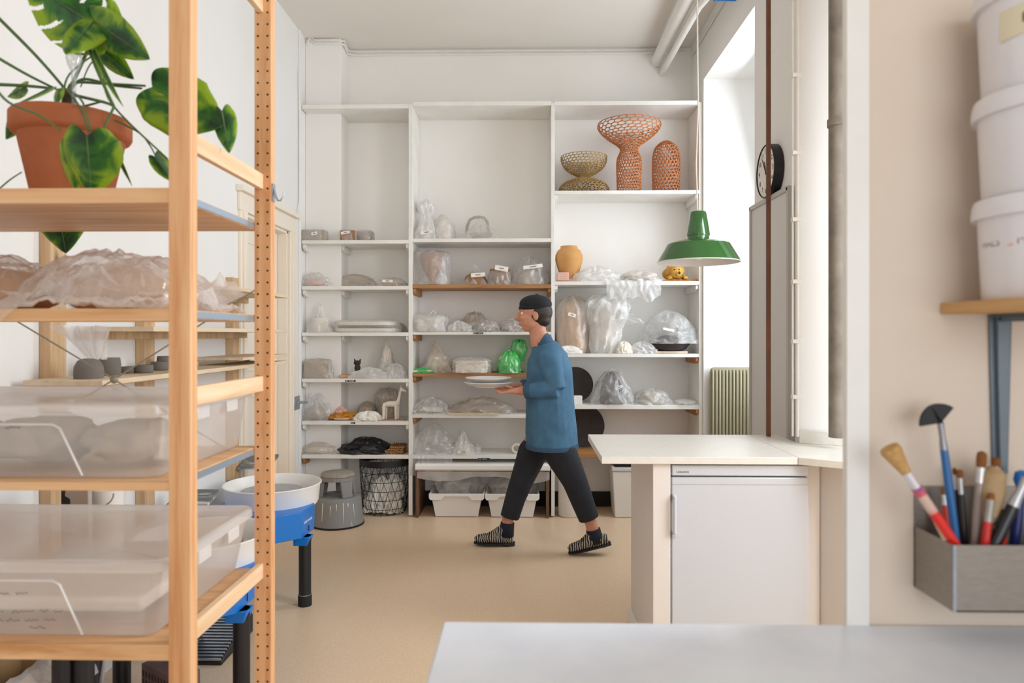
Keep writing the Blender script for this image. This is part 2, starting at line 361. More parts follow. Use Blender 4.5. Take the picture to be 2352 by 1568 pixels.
# down pipes at the pier
def pier_y(x): return 3.19 + (x - 1.238) * (3.02 - 3.19) / (1.62 - 1.238)
x = PX(1925, 3.0); t = MB().tube([(x, 3.01, .95), (x, 3.01, ZC)], .034, 20).tube([(x, 3.01, 2.28), (x, 3.01, 2.31)], .040, 20).build('down_pipe', M['rough'], None)
tag(t, 'rough unpainted grey pipe standing beside the white post', 'pipe')
x = 1.226; t = MB().tube([(x, 3.17, .93), (x, 3.17, ZC)], .007, 10).tube([(x - .018, 3.18, .93), (x - .018, 3.18, ZC)], .005, 8).build('wall_pipe', M['white'], None)
for z in (1.1, 1.35, 1.62, 1.9, 2.2, 2.55, 2.9, 3.3): B(x - .026, 3.158, z, x + .012, 3.185, z + .018).build('pipe_clip', M['white'], t, bevel=.002)
tag(t, 'thin pair of white painted conduits clipped up the pier corner', 'pipe')
# clock
Yc, Xc, zc_, rc = 3.77, XR - .048, EYE + (768 - 396) * 3.77 / FPX, .143
t = thing('wall_clock', 'round black rimmed wall clock with white face above the framed panel', 'clock', (XR, Yc, zc_))
def ringx(prof):                     # lathe about the x axis, x offset measured from the wall
    m_ = MB().lathe(prof, n=56); m_.v = [V((XR - p.z, Yc + p.x, zc_ + p.y)) for p in m_.v]; m_.f = [tuple(reversed(f)) for f in m_.f]; return m_
ringx([(0, 0.004), (rc, 0.004), (rc, .05), (rc - .004, .054), (rc - .005, .054), (rc - .007, .046), (0, .046)]).build('case', M['black'], t)
f_ = ringx([(0, .047), (rc - .007, .047)]).build('dial', M['paper'], t)
for hnum in range(1, 13):
    a = R(90 - hnum * 30); cy, cz = cos(a) * rc * .74, sin(a) * rc * .74
    text_mb(str(hnum), .036, lambda x, y, d, cy=cy, cz=cz: V((XR - .0485, Yc - (cy + x), zc_ + cz + y))).build('numeral', M['ink'], f_, smooth=False)
def hand(name, ang, L, w):
    a = R(90 - ang); d_ = V((0, -cos(a), sin(a))); s_ = V((0, sin(a), cos(a)))
    o_ = V((XR - .050, Yc, zc_)); MB().extrude([o_ - d_ * .02 - s_ * w, o_ - d_ * .02 + s_ * w, o_ + d_ * L + s_ * w * .6, o_ + d_ * L - s_ * w * .6], (-.002, 0, 0)).build(name, M['ink'], t, smooth=False)
hand('hour_hand', 340, .06, .004); hand('minute_hand', 325, .095, .003)
# framed panel against the right wall
t = thing('framed_panel', 'tall grey framed whiteboard panel below the clock', 'panel', (XR, 3.8, 0.9))
y0, y1, z1 = 3.5, 4.095, EYE + 288 / 390 + .0
B(XR - .025, y0, .6, XR, y1, z1).build('board', paint('panel_grey', '#d3d0cc', rough=.5), t, bevel=.002)
MB().box(XR - .034, y0, z1 - .02, XR, y1, z1 + .005).box(XR - .034, y0 - .005, .6, XR, y0 + .02, z1).box(XR - .034, y1 - .02, .6, XR, y1 + .003, z1).build('frame', paint('panel_frame', '#bdb8b2', rough=.5), t, bevel=.002)
# rusty pole standing on the worktop
x = PX(1765, 3.38); t = B(x - .009, 3.37, .90, x + .009, 3.39, ZC).build('pole', M['rust'], None, bevel=.002)
tag(t, 'thin rust brown metal pole from worktop to ceiling in front of clock', 'pole')
# radiator in the niche
t = thing('radiator', 'olive green ribbed radiator in the bright window niche', 'radiator', (1.62, 5.2, 0))
x0, x1, zt = PX(1632, 5.2), 1.85, EYE + (768 - 843) * 5.2 / FPX
mb = MB(); n = int((x1 - x0) / .0255)
mb.extrude([(x0, 5.19, .15), (x1, 5.19, .15), (x1, 5.19, zt), (x0 + .03, 5.19, zt), (x0 + .008, 5.19, zt - .01), (x0, 5.19, zt - .035)], (0, .04, 0))
mb.build('back_plate', M['olive'], t, bevel=.003)
mb = MB()
for i in range(n): xx = x0 + .013 + i * .0255; mb.tube([(xx, 5.188, .17), (xx, 5.182, .2), (xx, 5.182, zt - .05), (xx, 5.19, zt - .02)], .0098, 8)
mb.build('ribs', M['olive'], t)
for s_ in (.1, .4): B(x0 + s_, 5.2, 0, x0 + s_ + .03, 5.22, .16).build('foot', M['olive'], t)

# ------------------------------------------------------------------ built-in shelving on the back wall
U = thing('shelving_unit', 'floor to ceiling built-in white shelving in three bays across the back wall', 'shelving', (-.2, 5.48, 0))
XD1, XD2, XE = -.881, .205, 1.322
for x, w in ((XD1, .03), (XD2, .027)):
    B(x - w / 2, YS, .01, x + w / 2, YB - .002, 3.15).build('divider', M['shelf'], U, bevel=.002)
B(XE - .012, YS + .0, .01, XR - .001, YB - .002, 3.15).build('end_panel', M['shelf'], U, bevel=.002)
XLs = XL + .014
def Z(y): return EYE + (768 - y) * YS / FPX
SH = {}
def tape(o, px0, px1, y):
    a, b_ = PX(px0, YS), PX(px1, YS); z = Z(y)
    s_ = B(a, YS - .0025, z - .0065, b_, YS - .0005, z + .0065).build('label_tape', M['ink'], o)
    mb = MB(); n = int((b_ - a) / .009)
    for i in range(1, n):
        if i % 5 != 3: mb.box(a + i * .009 - .003, YS - .0032, z - .003, a + i * .009 + .0025, YS - .0024, z + .003)
    mb.build('embossed_letters', M['greyplas'], s_)
def shelf(key, x0, x1, y, m='shelf', th=.028, br='white', brk='lr', depth=None):
    z = Z(y); SH[key] = z
    o = B(x0, YS, z - th, x1, YB - .003 if not depth else depth, z).build('shelf_board', M[m], U, bevel=.002)
    if m == 'brownwood': o['label'] = 'unpainted brown wood shelf board'
    for side in brk:
        bx0, bx1 = (x0 + .001, x0 + .022) if side == 'l' else (x1 - .022, x1 - .001)
        if side == 'm': bx0 = PX(783, 5.43) + .001; bx1 = bx0 + .022
        ys = YS + .012 if side != 'm' else 5.44
        MB().extrude([(bx0, ys, z - th - .001), (bx0, ys, z - th - .03), (bx0, ys + .04, z - th - .05), (bx0, YB - .01, z - th - .05), (bx0, YB - .01, z - th - .001)], (bx1 - bx0, 0, 0)).build('cleat', M['white' if br == 'white' else 'brownwood'], o, bevel=.002)
    return o
a0, a1 = XLs, XD1 - .015
shelf('L0', a0, a1, 237, th=.032, brk='')
shelf('L1', a0, a1, 550, brk='lmr'); shelf('L2', a0, a1, 656, brk='lmr'); shelf('L3', a0, a1, 763, brk='lmr')
tape(shelf('L4', a0, a1, 870, brk='lr'), 793, 817, 875); tape(shelf('L5', a0, a1, 968, brk='lr'), 806, 816, 972)
shelf('L6', a0, a1, 1046, brk='l', br='b')
a0, a1 = XD1 + .015, XD2 - .0135
shelf('M0', a0, a1, 232, th=.032, brk=''); shelf('M1', a0, a1, 547, brk=''); shelf('M2', a0, a1, 653, 'brownwood', br='b')
tape(shelf('M3', a0, a1, 762, br='b', brk='l', th=.022), 1088, 1110, 765); shelf('M4', a0, a1, 857, 'brownwood', br='b', th=.026)
shelf('M5', a0, a1, 952, br='b', brk='l', th=.026); tape(shelf('M6', a0, a1, 1046, brk='', th=.026), 1098, 1125, 1054)
a0, a1 = XD2 + .0135, XE - .012
shelf('R0', a0, a1, 233, th=.032, brk=''); shelf('Rt', a0, a1, 438, brk='lr'); shelf('R1', a0, a1, 646, brk='lr')
shelf('R2', a0, a1, 812, br='b', brk='r', th=.026); shelf('R3', a0, a1, 930, br='b', brk='r', th=.03)
o = shelf('R4', a0, a1, 1037, 'brownwood', th=.04, brk='')
# loose diagonal batten in the middle bay
t = MB().tube([P(942, 445, 5.36), P(963, 487, 5.5)], .012, 6).build('batten', M['white'], U)
# low bench under the middle bay
b_ = thing('bench', 'low white bench with a rounded front edge under the middle bay', 'bench', (-.35, 5.4, 0))
z0 = Z(1063); xa, xb = PX(953, 5.24), PX(1264, 5.24)
MB().extrude([(xa, 5.24, z0 - .012), (xa, 5.25, z0), (xa, 5.64, z0), (xa, 5.64, z0 - .05), (xa, 5.25, z0 - .05), (xa, 5.238, z0 - .04)], (xb - xa, 0, 0)).build('bench_top', M['whiteplas'], b_, bevel=.004)
for x in (xa + .0, xb - .03): B(x, 5.27, 0, x + .022, 5.62, z0 - .05).build('side_panel', wood('dark_side_panel', '#6b4a34', '#54382a', '#7c5a40', 'z', 1, .6, False) if x == xa else bpy.data.materials['dark_side_panel'], b_)

# ------------------------------------------------------------------ pine rack on the left
RX0, RX1, RY0, RY1 = -.7405, -.6955, 1.43, 1.886
K = thing('pine_rack', 'tall pine storage rack in the left foreground holding plant and boxes', 'rack', (-1.1, 1.68, 0))
mpost = [M['pine'], M['hole']]
for (x, y, holes) in ((RX0, RY0, 0), (RX0, RY1, 1), (-1.63, RY0, 0), (-1.63, RY1, 1)):
    mb = B(x, y, 0, x + .0445, y + .032, 2.42)
    if holes:
        mb.mi = 1
        z = .06
        while z < 2.4:
            for dx in (.0095, .036):
                vs = [(x + dx + .0031 * cos(k * pi / 4), y - .0004, z + .0031 * sin(k * pi / 4)) for k in range(8)]
                mb.add(vs, [tuple(range(8))])
            z += .032
    mb.build('upright', mpost, K, smooth=False)
for (za, zb) in ((.727, .767), (1.236, 1.277), (1.786, 1.827), (2.267, 2.307)):
    for x in (-.732, -1.62):
        B(x, RY0 + .033, za, x + .016, RY1 - .0006, zb).build('rung', M['pine_y'], K, bevel=.001)
# shelf boards with zinc strips at their ends
SZ = [1.696, 1.4445, 1.082, .743]
for i, z in enumerate(SZ):
    o = B(-1.585, 1.452, z - .020, -.7425, 1.915, z).build('shelf_board', M['pine_x'], K, bevel=.001)
    lip = [.032, .027, .018, .033][i]
    B(-1.585, 1.436, z - lip, -.7425, 1.4515, z).build('front_edge', M['pine_x'], o, bevel=.002)
    MB().box(-.7415, 1.475, z - .018, -.7385, 1.878, z - .003).build('end_strip', M['zinc'], o)
# thin steel cross brace behind the rack
t = MB().tube([P(262, 871, 1.925), (-.72, 1.925, 1.535)], .0022, 6).tube([P(262, 871, 1.925), (-1.585, 1.925, 1.52)], .0022, 6).tube([P(262, 871, 1.925), (-.72, 1.925, 1.0)], .0022, 6).tube([P(262, 871, 1.925), (-1.585, 1.925, 1.0)], .0022, 6)
t.ball(P(262, 871, 1.925), (.012, .006, .012)).build('cross_brace', paint('brace_wire', '#a39c8a', rough=.5, metal=.4), K)
p = V((RX1, 1.9, EYE + 340 / 848))
t = MB().box(RX1, 1.892, p.z - .035, RX1 + .003, 1.912, p.z + .012).tube([(RX1 + .003, 1.9, p.z + .005), (RX1 + .008, 1.9, p.z - .02), (RX1 + .014, 1.9, p.z - .033), (RX1 + .022, 1.9, p.z - .033), (RX1 + .03, 1.9, p.z - .02), (RX1 + .031, 1.9, p.z - .01)], .0028, 8).build('hook', M['steel'], K)
# ------------------------------------------------------------------ worktop, fridge, panels
WX0 = .304; YF, YW = 2.80, 3.43
wt = thing('worktop', 'long pale laminate worktop over the fridge, free end pointing at the shelving', 'worktop', (.8, 3.1, .87))
MB().extrude([(WX0, YF, .871), (1.084, YF, .871), (1.084, YW, .871), (WX0, YW, .871)], (0, 0, .029)).build('top_board', M['worktop'], wt, bevel=.002)
MB().extrude([(1.0855, YF, .871), (1.40, 2.60, .871), (1.75, 2.60, .871), (1.75, 2.99, .871), (1.62, 3.005, .871), (1.23, 3.175, .871), (1.23, YW, .871), (1.0855, YW, .871)], (0, 0, .029)).build('corner_board', M['worktop'], wt, bevel=.002)
MB().extrude([(1.232, 3.165, .9), (1.62, 2.992, .9), (1.62, 3.006, .9), (1.236, 3.182, .9)], (0, 0, .058)).build('upstand', M['worktop'], wt, bevel=.002)
t = thing('side_panel_unit', 'white upright panel carrying the worktop on the left of the fridge', 'panel', (.55, 3.1, 0))
B(.511, 2.815, 0, .582, YW - .03, .871).build('panel', M['panel'], t, bevel=.002)
MB().extrude([(.4985, 2.9, 0), (.5105, 2.9, 0), (.5105, 2.9, .07), (.504, 2.9, .07), (.4985, 2.9, .06)], (0, .5, 0)).build('skirting', M['white'], t)
fr = thing('fridge', 'pale grey undercounter fridge below the worktop', 'fridge', (.86, 3.1, 0))
fx0, fx1 = PX(1543, YF + .02), PX(1858, YF + .02); fz = EYE + (768 - 1066) * 2.82 / FPX
B(fx0 + .004, 2.86, .02, fx1 - .004, 3.38, fz - .004).build('body', M['fridge'], fr, bevel=.003)
B(fx0, 2.815, fz - .043, fx1, 2.86, fz).build('top_trim', M['fridge'], fr, bevel=.004)
dr = B(fx0, 2.82, .05, fx1, 2.858, fz - .049).build('door', M['fridge'], fr, bevel=.005)
B(fx0 + .002, 2.8185, fz - .078, fx1 - .002, 2.8195, fz - .0765).build('door_seam', paint('seam', '#bdbbbc'), dr)
h = MB().tube([(fx0 + .008, 2.815, fz - .12), (fx0 + .008, 2.80, fz - .125), (fx0 + .008, 2.80, fz - .27), (fx0 + .008, 2.815, fz - .275)], .007, 8)
h.box(fx0 + .0005, 2.808, fz - .285, fx0 + .02, 2.82, fz - .265).box(fx0 + .0005, 2.808, fz - .135, fx0 + .02, 2.82, fz - .115).build('handle', M['fridge'], dr)
B(fx0 + .03, 2.83, .0, fx1 - .03, 2.86, .05).build('plinth', M['dark'], fr)
text_mb('LIEBHERR', .0105, lambda x, y, d: V((PX(1568, 2.815) + x * 1.15, 2.8148 - d, EYE + (768 - 1082.5) * 2.815 / FPX + y))).build('lettering', M['ink'], fr, smooth=False)
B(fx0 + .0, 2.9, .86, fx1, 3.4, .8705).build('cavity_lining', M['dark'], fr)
t = thing('side_panel_unit', 'grey panels closing the corner on the right of the fridge', 'panel', (1.3, 3.0, 0))
B(fx1 + .004, 2.86, 0, fx1 + .06, 3.1, .871).build('filler', M['panel'], t, bevel=.001)
MB().extrude([(fx1 + .062, 2.87, 0), (fx1 + .072, 2.83, 0), (1.40, 2.64, 0), (1.42, 2.66, 0), (fx1 + .08, 2.88, 0)], (0, 0, .871)).build('angled_panel', M['panel'], t, bevel=.001)

# ------------------------------------------------------------------ green pendant lamp
LY = 3.2; lx = PX(1604, LY); k = LY / FPX
def lz(y): return EYE + (768 - y) * k
t = thing('pendant_lamp', 'green enamel pendant lamp hanging above the worktop', 'lamp', (lx, LY, lz(487)))
outer = [(.002, lz(488)), (16.5 * k, lz(488)), (18 * k, lz(491)), (26 * k, lz(540)), (25.5 * k, lz(543)), (24 * k, lz(544)), (24 * k, lz(549)), (28 * k, lz(550)), (66 * k, lz(560)), (70 * k, lz(562)), (92 * k, lz(600)), (92.8 * k, lz(602))]
inner = [(r - .0015, z - .001) for r, z in outer[::-1]]
c_ = (lx, LY, 0)
MB().lathe(outer, c_, 64).build('shade', M['green'], t, angle=25)
MB().lathe([(92.8 * k, lz(602)), (93 * k, lz(604)), (91.5 * k, lz(603))] + inner[1:], c_, 64).build('shade_lining', M['lampin'], t, angle=25)
MB().lathe([(0, lz(486)), (.012, lz(486)), (.014, lz(489)), (0, lz(489))], c_, 20).build('cap', M['green'], t)
MB().ball((lx, LY, lz(578)), (.03, .03, .04)).build('bulb', M['whiteplas'], t)
MB().tube([(lx - .004, LY, lz(489)), (lx - .006, LY, lz(440)), (lx - .01, LY, lz(380)), (lx - .006, LY, lz(320)), (lx + .0, LY, lz(250)), (lx - .003, LY, lz(150)), (lx - .005, LY, lz(0)), (lx - .004, LY, ZC)], .0035, 8).build('cord', M['cord'], t)

# ------------------------------------------------------------------ front table
t = thing('table', 'pale blue-white laminate table top filling the bottom edge', 'table', (.5, .8, 0))
tx0 = PX(1018, 1.188); tz = EYE - (1427 - 768) * 1.188 / FPX
B(tx0, .35, tz - .035, 1.5, 1.188, tz).build('tabletop', M['table'], t, bevel=.004)
for x in (tx0 + .06, 1.4):
    for y in (.42, 1.1): B(x, y, 0, x + .04, y + .04, tz - .036).build('leg', M['steel'], t, bevel=.002)

# ------------------------------------------------------------------ shelf, tubs and brush bin on the beige wall
ZS = 1.4428
t = tag(B(.6985, .93, ZS - .0185, 1.35, 1.189, ZS).build('wall_shelf', wood('particle_board', '#c89d6a', '#b98c58', '#d6ae7e', 'y', 2, .7, False), None, bevel=.001), 'small bare wooden wall shelf under the stack of white tubs', 'shelf')
t = thing('shelf_bracket', 'grey pressed steel bracket under the wooden wall shelf', 'bracket', (.82, 1.18, 1.2))
xb = PX(2303, 1.18); zb = ZS - .0195
mb = MB().extrude([(xb - .019, 1.1885, zb), (xb + .019, 1.1885, zb), (xb + .0125, 1.1885, 1.157), (xb, 1.1885, 1.15), (xb - .0125, 1.1885, 1.157)], (0, -.004, 0))
mb.extrude([(xb - .011, 1.184, zb), (xb + .011, 1.184, zb), (xb + .006, 1.184, 1.165), (xb - .006, 1.184, 1.165)], (0, -.008, 0))
mb.build('upright_arm', M['brack'], t, bevel=.001)
mb = MB().extrude([(xb - .019, 1.188, zb), (xb + .019, 1.188, zb), (xb + .012, .97, zb), (xb - .012, .97, zb)], (0, 0, -.003))
mb.extrude([(xb - .009, 1.17, zb - .003), (xb + .009, 1.17, zb - .003), (xb + .006, .98, zb - .003), (xb - .006, .98, zb - .003)], (0, 0, -.009)).build('shelf_arm', M['brack'], t, bevel=.001)
bc = V((.802, 1.078, 0))
def tub(zb, label, hh=.158, top=False):
    t = thing('tub', label, 'tub', (bc.x, bc.y, zb), 'white lidded tubs stacked on the wall shelf')
    MB().lathe([(0, zb), (.088, zb), (.0905, zb + .004), (.0965, zb + hh - .026), (0.0965, zb + hh - .024), (0, zb + hh - .024)], bc, 72).build('body', M['bucket'], t)
    MB().lathe([(.094, zb + hh - .034), (.1035, zb + hh - .033), (.1045, zb + hh - .026), (.1035, zb + hh - .012), (.101, zb + hh - .004), (.096, zb + hh - .003), (.093, zb + hh - .006), (0, zb + hh - .006)], bc, 72).build('lid', M['bucket'], t)
    return t
t1 = tub(ZS, 'lowest white lidded tub of the stack, lettering with an orange mark')
t2 = tub(ZS + .156, 'middle white lidded tub of the stack, between two others')
t3 = tub(ZS + .312, 'topmost white tub of the stack, with a yellowish label', .17)
def wrapbc(r, phi0, z0):
    def f(x, y, d):
        a = phi0 + x / r; return V((bc.x + cos(a) * (r + .0006 + d), bc.y + sin(a) * (r + .0006 + d), z0 + y))
    return f
ph0 = R(-142)
text_mb('HALS', .017, wrapbc(.0935, R(-180), 1.5285)).build('lettering', M['inkfade'], t1, smooth=False)
text_mb('MOR', .017, wrapbc(.0935, R(-141), 1.5285)).build('lettering', M['inkfade'], t1, smooth=False)
mb = MB(); w_ = wrapbc(.0935, R(-158), 1.530)
mb.add([w_(x, y, 0) for x, y in ((-.004, -.009), (.003, -.009), (.0055, 0), (.001, .011), (-.002, .003), (-.0055, .001))], [(0, 1, 2, 3, 4, 5)]).build('flame_mark', paint('orange_ink', '#e39a7c'), t1, smooth=False)
mb = MB(); w_ = wrapbc(.0945, R(-146), 1.848)
mb.grid(lambda u, v: w_((u - .5) * .07, (v - .5) * .045 + u * .006, .0004), 10, 2).build('label_sticker', paint('yellow_label', '#d9d0b4'), t3, smooth=True)
text_mb('BM', .02, wrapbc(.0955, R(-140), 1.85)).build('lettering', M['ink'], t3, smooth=False)
# steel bin with brushes
bx0, bx1, byf, byb, bz0, bz1 = .6545, .98, 1.08, 1.189, .965, 1.0675
t = thing('brush_bin', 'brushed steel bin of brushes hanging on the beige wall', 'bin', (.8, 1.14, bz0))
th = .0025
mb = MB().box(bx0, byf, bz0, bx0 + th, byb, bz1).box(bx0 + th, byf, bz0, bx1, byf + th, bz1).box(bx1 - th, byf, bz0, bx1, byb, bz1).box(bx0 + th, byf, bz0, bx1, byb, bz0 + th)
mb.build('bin_walls', M['brushed'], t)
MB().box(bx0, byb - .003, bz0, bx1, byb, 1.135).build('back_plate', M['brushed'], t)
MB().box(bx0 - .0003, byf - .0006, bz0, bx0 + .004, byf + .0004, bz1).build('corner_edge', M['steel'], t)
def brush(label, tip, knee, foot, rb, rf, rh, cb, ch, cf='#c9c9cc', bl=.3, fl=.2, fan=False, splay=False, Yt=1.13, Yf=1.13, flat=1.0):
    """tip/foot are photo places; bl, fl = share of the length that is bristle, ferrule"""
    a = P(tip[0], tip[1], Yt); b = P(foot[0], foot[1], Yf); t = thing('brush', label, 'brush', b, 'brushes standing in the steel bin')
    d = (b - a); p1 = a + d * bl; p2 = a + d * (bl + fl); e = b
    if e.z < bz0 + .006: e = b + d.normalized() * ((bz0 + .006 - b.z) / d.normalized().z)
    else:
        kk = (bz0 + .008 - b.z) / (d.normalized().z); e = b + d.normalized() * kk
    e.y = max(min(e.y, byb - .008), byf + .01); e.x = min(max(e.x, bx0 + .008), bx1 - .01)
    if fan:
        n = d.normalized(); s_ = V((n.z, 0, -n.x)).normalized(); mb = MB(); c0 = p1
        pts = [c0 + s_ * .004, c0 - s_ * .004] + [c0 - n * (fan * (1 - .12 * abs(q - .5))) * cos((q - .5) * 2.3) - s_ * fan * sin((q - .5) * 2.3) for q in [i / 10 for i in range(11)]]
        pts = [c0 + V(((q - c0).x * cos(.42) - (q - c0).z * sin(.42), (q - c0).y, (q - c0).x * sin(.42) + (q - c0).z * cos(.42))) for q in pts]
        mb.extrude([q + V((0, -.003, 0)) for q in pts], (0, .006, 0)).build('bristles', M[cb], t)
    else:
        MB().tube([p1 + d.normalized() * .004, p1, a.lerp(p1, .5), a.lerp(p1, .12), a], [rf, rf, rb, rb * .9, rb * .35] if not splay else [rf, rf, rb * .95, rb * 1.25, rb * 1.15], 12, flat=flat, ref=(1, 0, .01)).build('bristles', M[cb], t)
    MB().tube([p1 - d.normalized() * .001, p1.lerp(p2, .5), p2], [rf * 1.1, rf, rh * 1.05], 12, flat=flat, ref=(1, 0, .01)).build('ferrule', M.get(cf) or paint('ferrule_' + cf[1:], cf, rough=.3, metal=.5), t)
    MB().tube([p2, p2.lerp(e, .3), e], [rh, rh * 1.15, rh * .7], 12, ref=(1, 0, .01)).build('handle', M.get(ch) or paint('handle_' + ch[1:], ch, rough=.3), t)
    return t
M['bris_t'] = paint('tan_bristle', '#c9a066', '#a87c46', 60, .8, stretch=(6, 6, 1)); M['bris_b'] = paint('brown_bristle', '#8a531f', '#6e3f15', 60, .8); M['bris_k'] = paint('black_bristle', '#15131a', rough=.6); M['wool'] = paint('cream_wool', '#b79b77', '#a0845f', 30, .95, bump=.8, bscale=60)
b1 = brush('large brush with splayed tan bristles and red handle, leaning left', (2042, 1028), None, (2192, 1246), .013, .0075, .007, 'bris_t', '#d8251a', '#dcd7dc', .27, .15, splay=True, Yt=1.11, Yf=1.10)
q1 = P(2042, 1028, 1.11); q2 = P(2192, 1246, 1.10)
MB().tube([q1.lerp(q2, .42), q1.lerp(q2, .5)], .0085, 12).build('handle_collar', paint('orange_collar', '#d9622a', '#7c3fa0', 90, .35), b1)
MB().tube([q1.lerp(q2, .5), q1.lerp(q2, .68)], .0078, 12).build('clear_grip', paint('clear_grip', '#cfb0a0', rough=.15, coat=.5), b1)
brush('black fan brush with a long blue handle', (2156, 940), None, (2196, 1240), .01, .0045, .0058, 'bris_k', '#1e5f98', '#8f9094', .11, .2, fan=.033, Yt=1.13, Yf=1.12)
brush('plain pale wooden handle brush under the large red one', (2122, 1140), None, (2178, 1246), .004, .0035, .0045, 'bris_t', '#d4b493', '#d9cfc4', .1, .1, Yt=1.12, Yf=1.105)
brush('slim red handled brush just behind the blue fan brush', (2166, 1120), None, (2178, 1232), .003, .0035, .0045, 'bris_b', '#c22c22', '#c9c9cc', .15, .2, Yt=1.16, Yf=1.15)
brush('small brown tipped brush with dark handle right of the fan brush', (2204, 1078), None, (2216, 1240), .005, .0035, .004, 'bris_b', '#241f22', '#bcbcbe', .13, .22, Yt=1.15, Yf=1.14)
brush('tiny brown tipped brush farthest back beside the bin wall', (2192, 1074), None, (2204, 1240), .0035, .003, .0035, 'bris_b', '#3a3236', '#cfcfd0', .1, .2, Yt=1.165, Yf=1.16)
brush('brown brush with a white ferrule and grey handle', (2256, 1036), None, (2240, 1240), .0075, .0065, .006, 'bris_b', '#9a8c84', '#d5d3d2', .19, .17, Yt=1.13, Yf=1.12)
brush('short brown brush behind the woolly mop', (2289, 1050), None, (2270, 1240), .007, .006, .006, 'bris_b', '#8f7c6c', '#cbb9a6', .12, .2, Yt=1.16, Yf=1.15)
brush('woolly cream mop brush, thickest head in the bin', (2284, 1072), None, (2262, 1250), .019, .015, .008, 'wool', '#8c7a6b', '#b8a68f', .62, .12, Yt=1.125, Yf=1.12)
brush('small brown brush with silver ferrule in front of the mop', (2277, 1132), None, (2262, 1250), .005, .006, .006, 'bris_b', '#c02a24', '#a7a19c', .13, .42, Yt=1.10, Yf=1.10)
brush('black handled brush with silver ferrule leaning right', (2362, 1090), None, (2288, 1240), .006, .0062, .0085, 'bris_b', '#17161b', '#b7b7bb', .06, .42, Yt=1.10, Yf=1.10)
brush('short red handled brush near the right of the bin', (2312, 1170), None, (2300, 1246), .006, .006, .0065, 'bris_k', '#cf231c', '#7d6c4c', .1, .2, Yt=1.11, Yf=1.10)
brush('dark blue looped tool at the right end of the bin', (2350, 1080), None, (2330, 1246), .012, .004, .007, 'blue', '#1c2660', '#2a3a78', .3, .1, Yt=1.14, Yf=1.14)

# ------------------------------------------------------------------ pine shelving on the left wall
def lx_at(px, Y): return PX(px, Y)
t = thing('wall_rack', 'raw timber shelving with plywood boards along the left wall', 'rack', (-1.6, 3.2, .6))
for y0 in (2.44, 3.05, 3.98):
    B(-1.729, y0, .55, -1.687, y0 + .085, {2.44: 1.77, 3.05: 1.55, 3.98: 1.72}[y0]).build('stud', M['stud'], t, bevel=.002)
for (z, y0, y1, x) in ((1.236, 2.30, 4.1, -1.415), (1.42, 2.62, 4.12, -1.415), (1.625, 3.36, 4.14, -1.42)):
    B(-1.685, y0, z - .018, x, y1, z).build('plywood_board', M['ply'], t, bevel=.001)
    B(-1.685, y0, z - .05, -1.66, y1, z - .019).build('ledger', M['stud'], t, bevel=.001)
B(-1.66, 3.42, 1.262, -1.40, 4.1, 1.276).build('plywood_board', M['ply'], t, bevel=.001)
MB().box(-1.66, 3.42, 1.2365, -1.63, 3.44, 1.2615).box(-1.66, 4.07, 1.2365, -1.63, 4.09, 1.2615).build('spacer', M['ply'], t)
def pot(label, px, ytop, wpx, x, prof='cyl', z=1.2362):
    s_ = wpx / 2.0
    r_ = (px - CXP) / FPX; Y = x / (-sin(YAW) + r_ * cos(YAW)) * (cos(YAW) + r_ * sin(YAW)); rr = s_ * Y / FPX * .93
    h = EYE + (768 - ytop) * Y / FPX - z
    if prof == 'dome': pf = [(0, z), (rr * 1.0, z), (rr * 1.02, z + h * .3), (rr * .97, z + h * .6), (rr * .75, z + h * .88), (rr * .4, z + h * .98), (0, z + h)]
    else: pf = [(0, z), (rr * .9, z), (rr, z + h * .12), (rr * 1.02, z + h * .6), (rr * .93, z + h), (rr * .85, z + h), (rr * .88, z + h * .2), (0, z + h * .15)]
    return tag(MB().lathe(pf, (x, Y, 0), 40).build('clay_cup', M['clay'], None, angle=60), label, 'pot', 'grey unfired pots on the plywood board')
pot('rounded grey clay pot turned upside down, leftmost on the plywood board', 204, 823, 66, -1.53, 'dome')
pot('tallest straight grey clay cup behind the domed pot', 252, 822, 50, -1.57)
pot('smallest grey clay cup on the plywood board', 294, 842, 32, -1.58)
pot('low wide grey clay cup in the middle of the row', 331, 838, 42, -1.53)
pot('grey clay cup half behind the low wide one', 366, 831, 40, -1.58)
pot('farthest grey clay cup, beside the rack post', 377, 818, 34, -1.61)

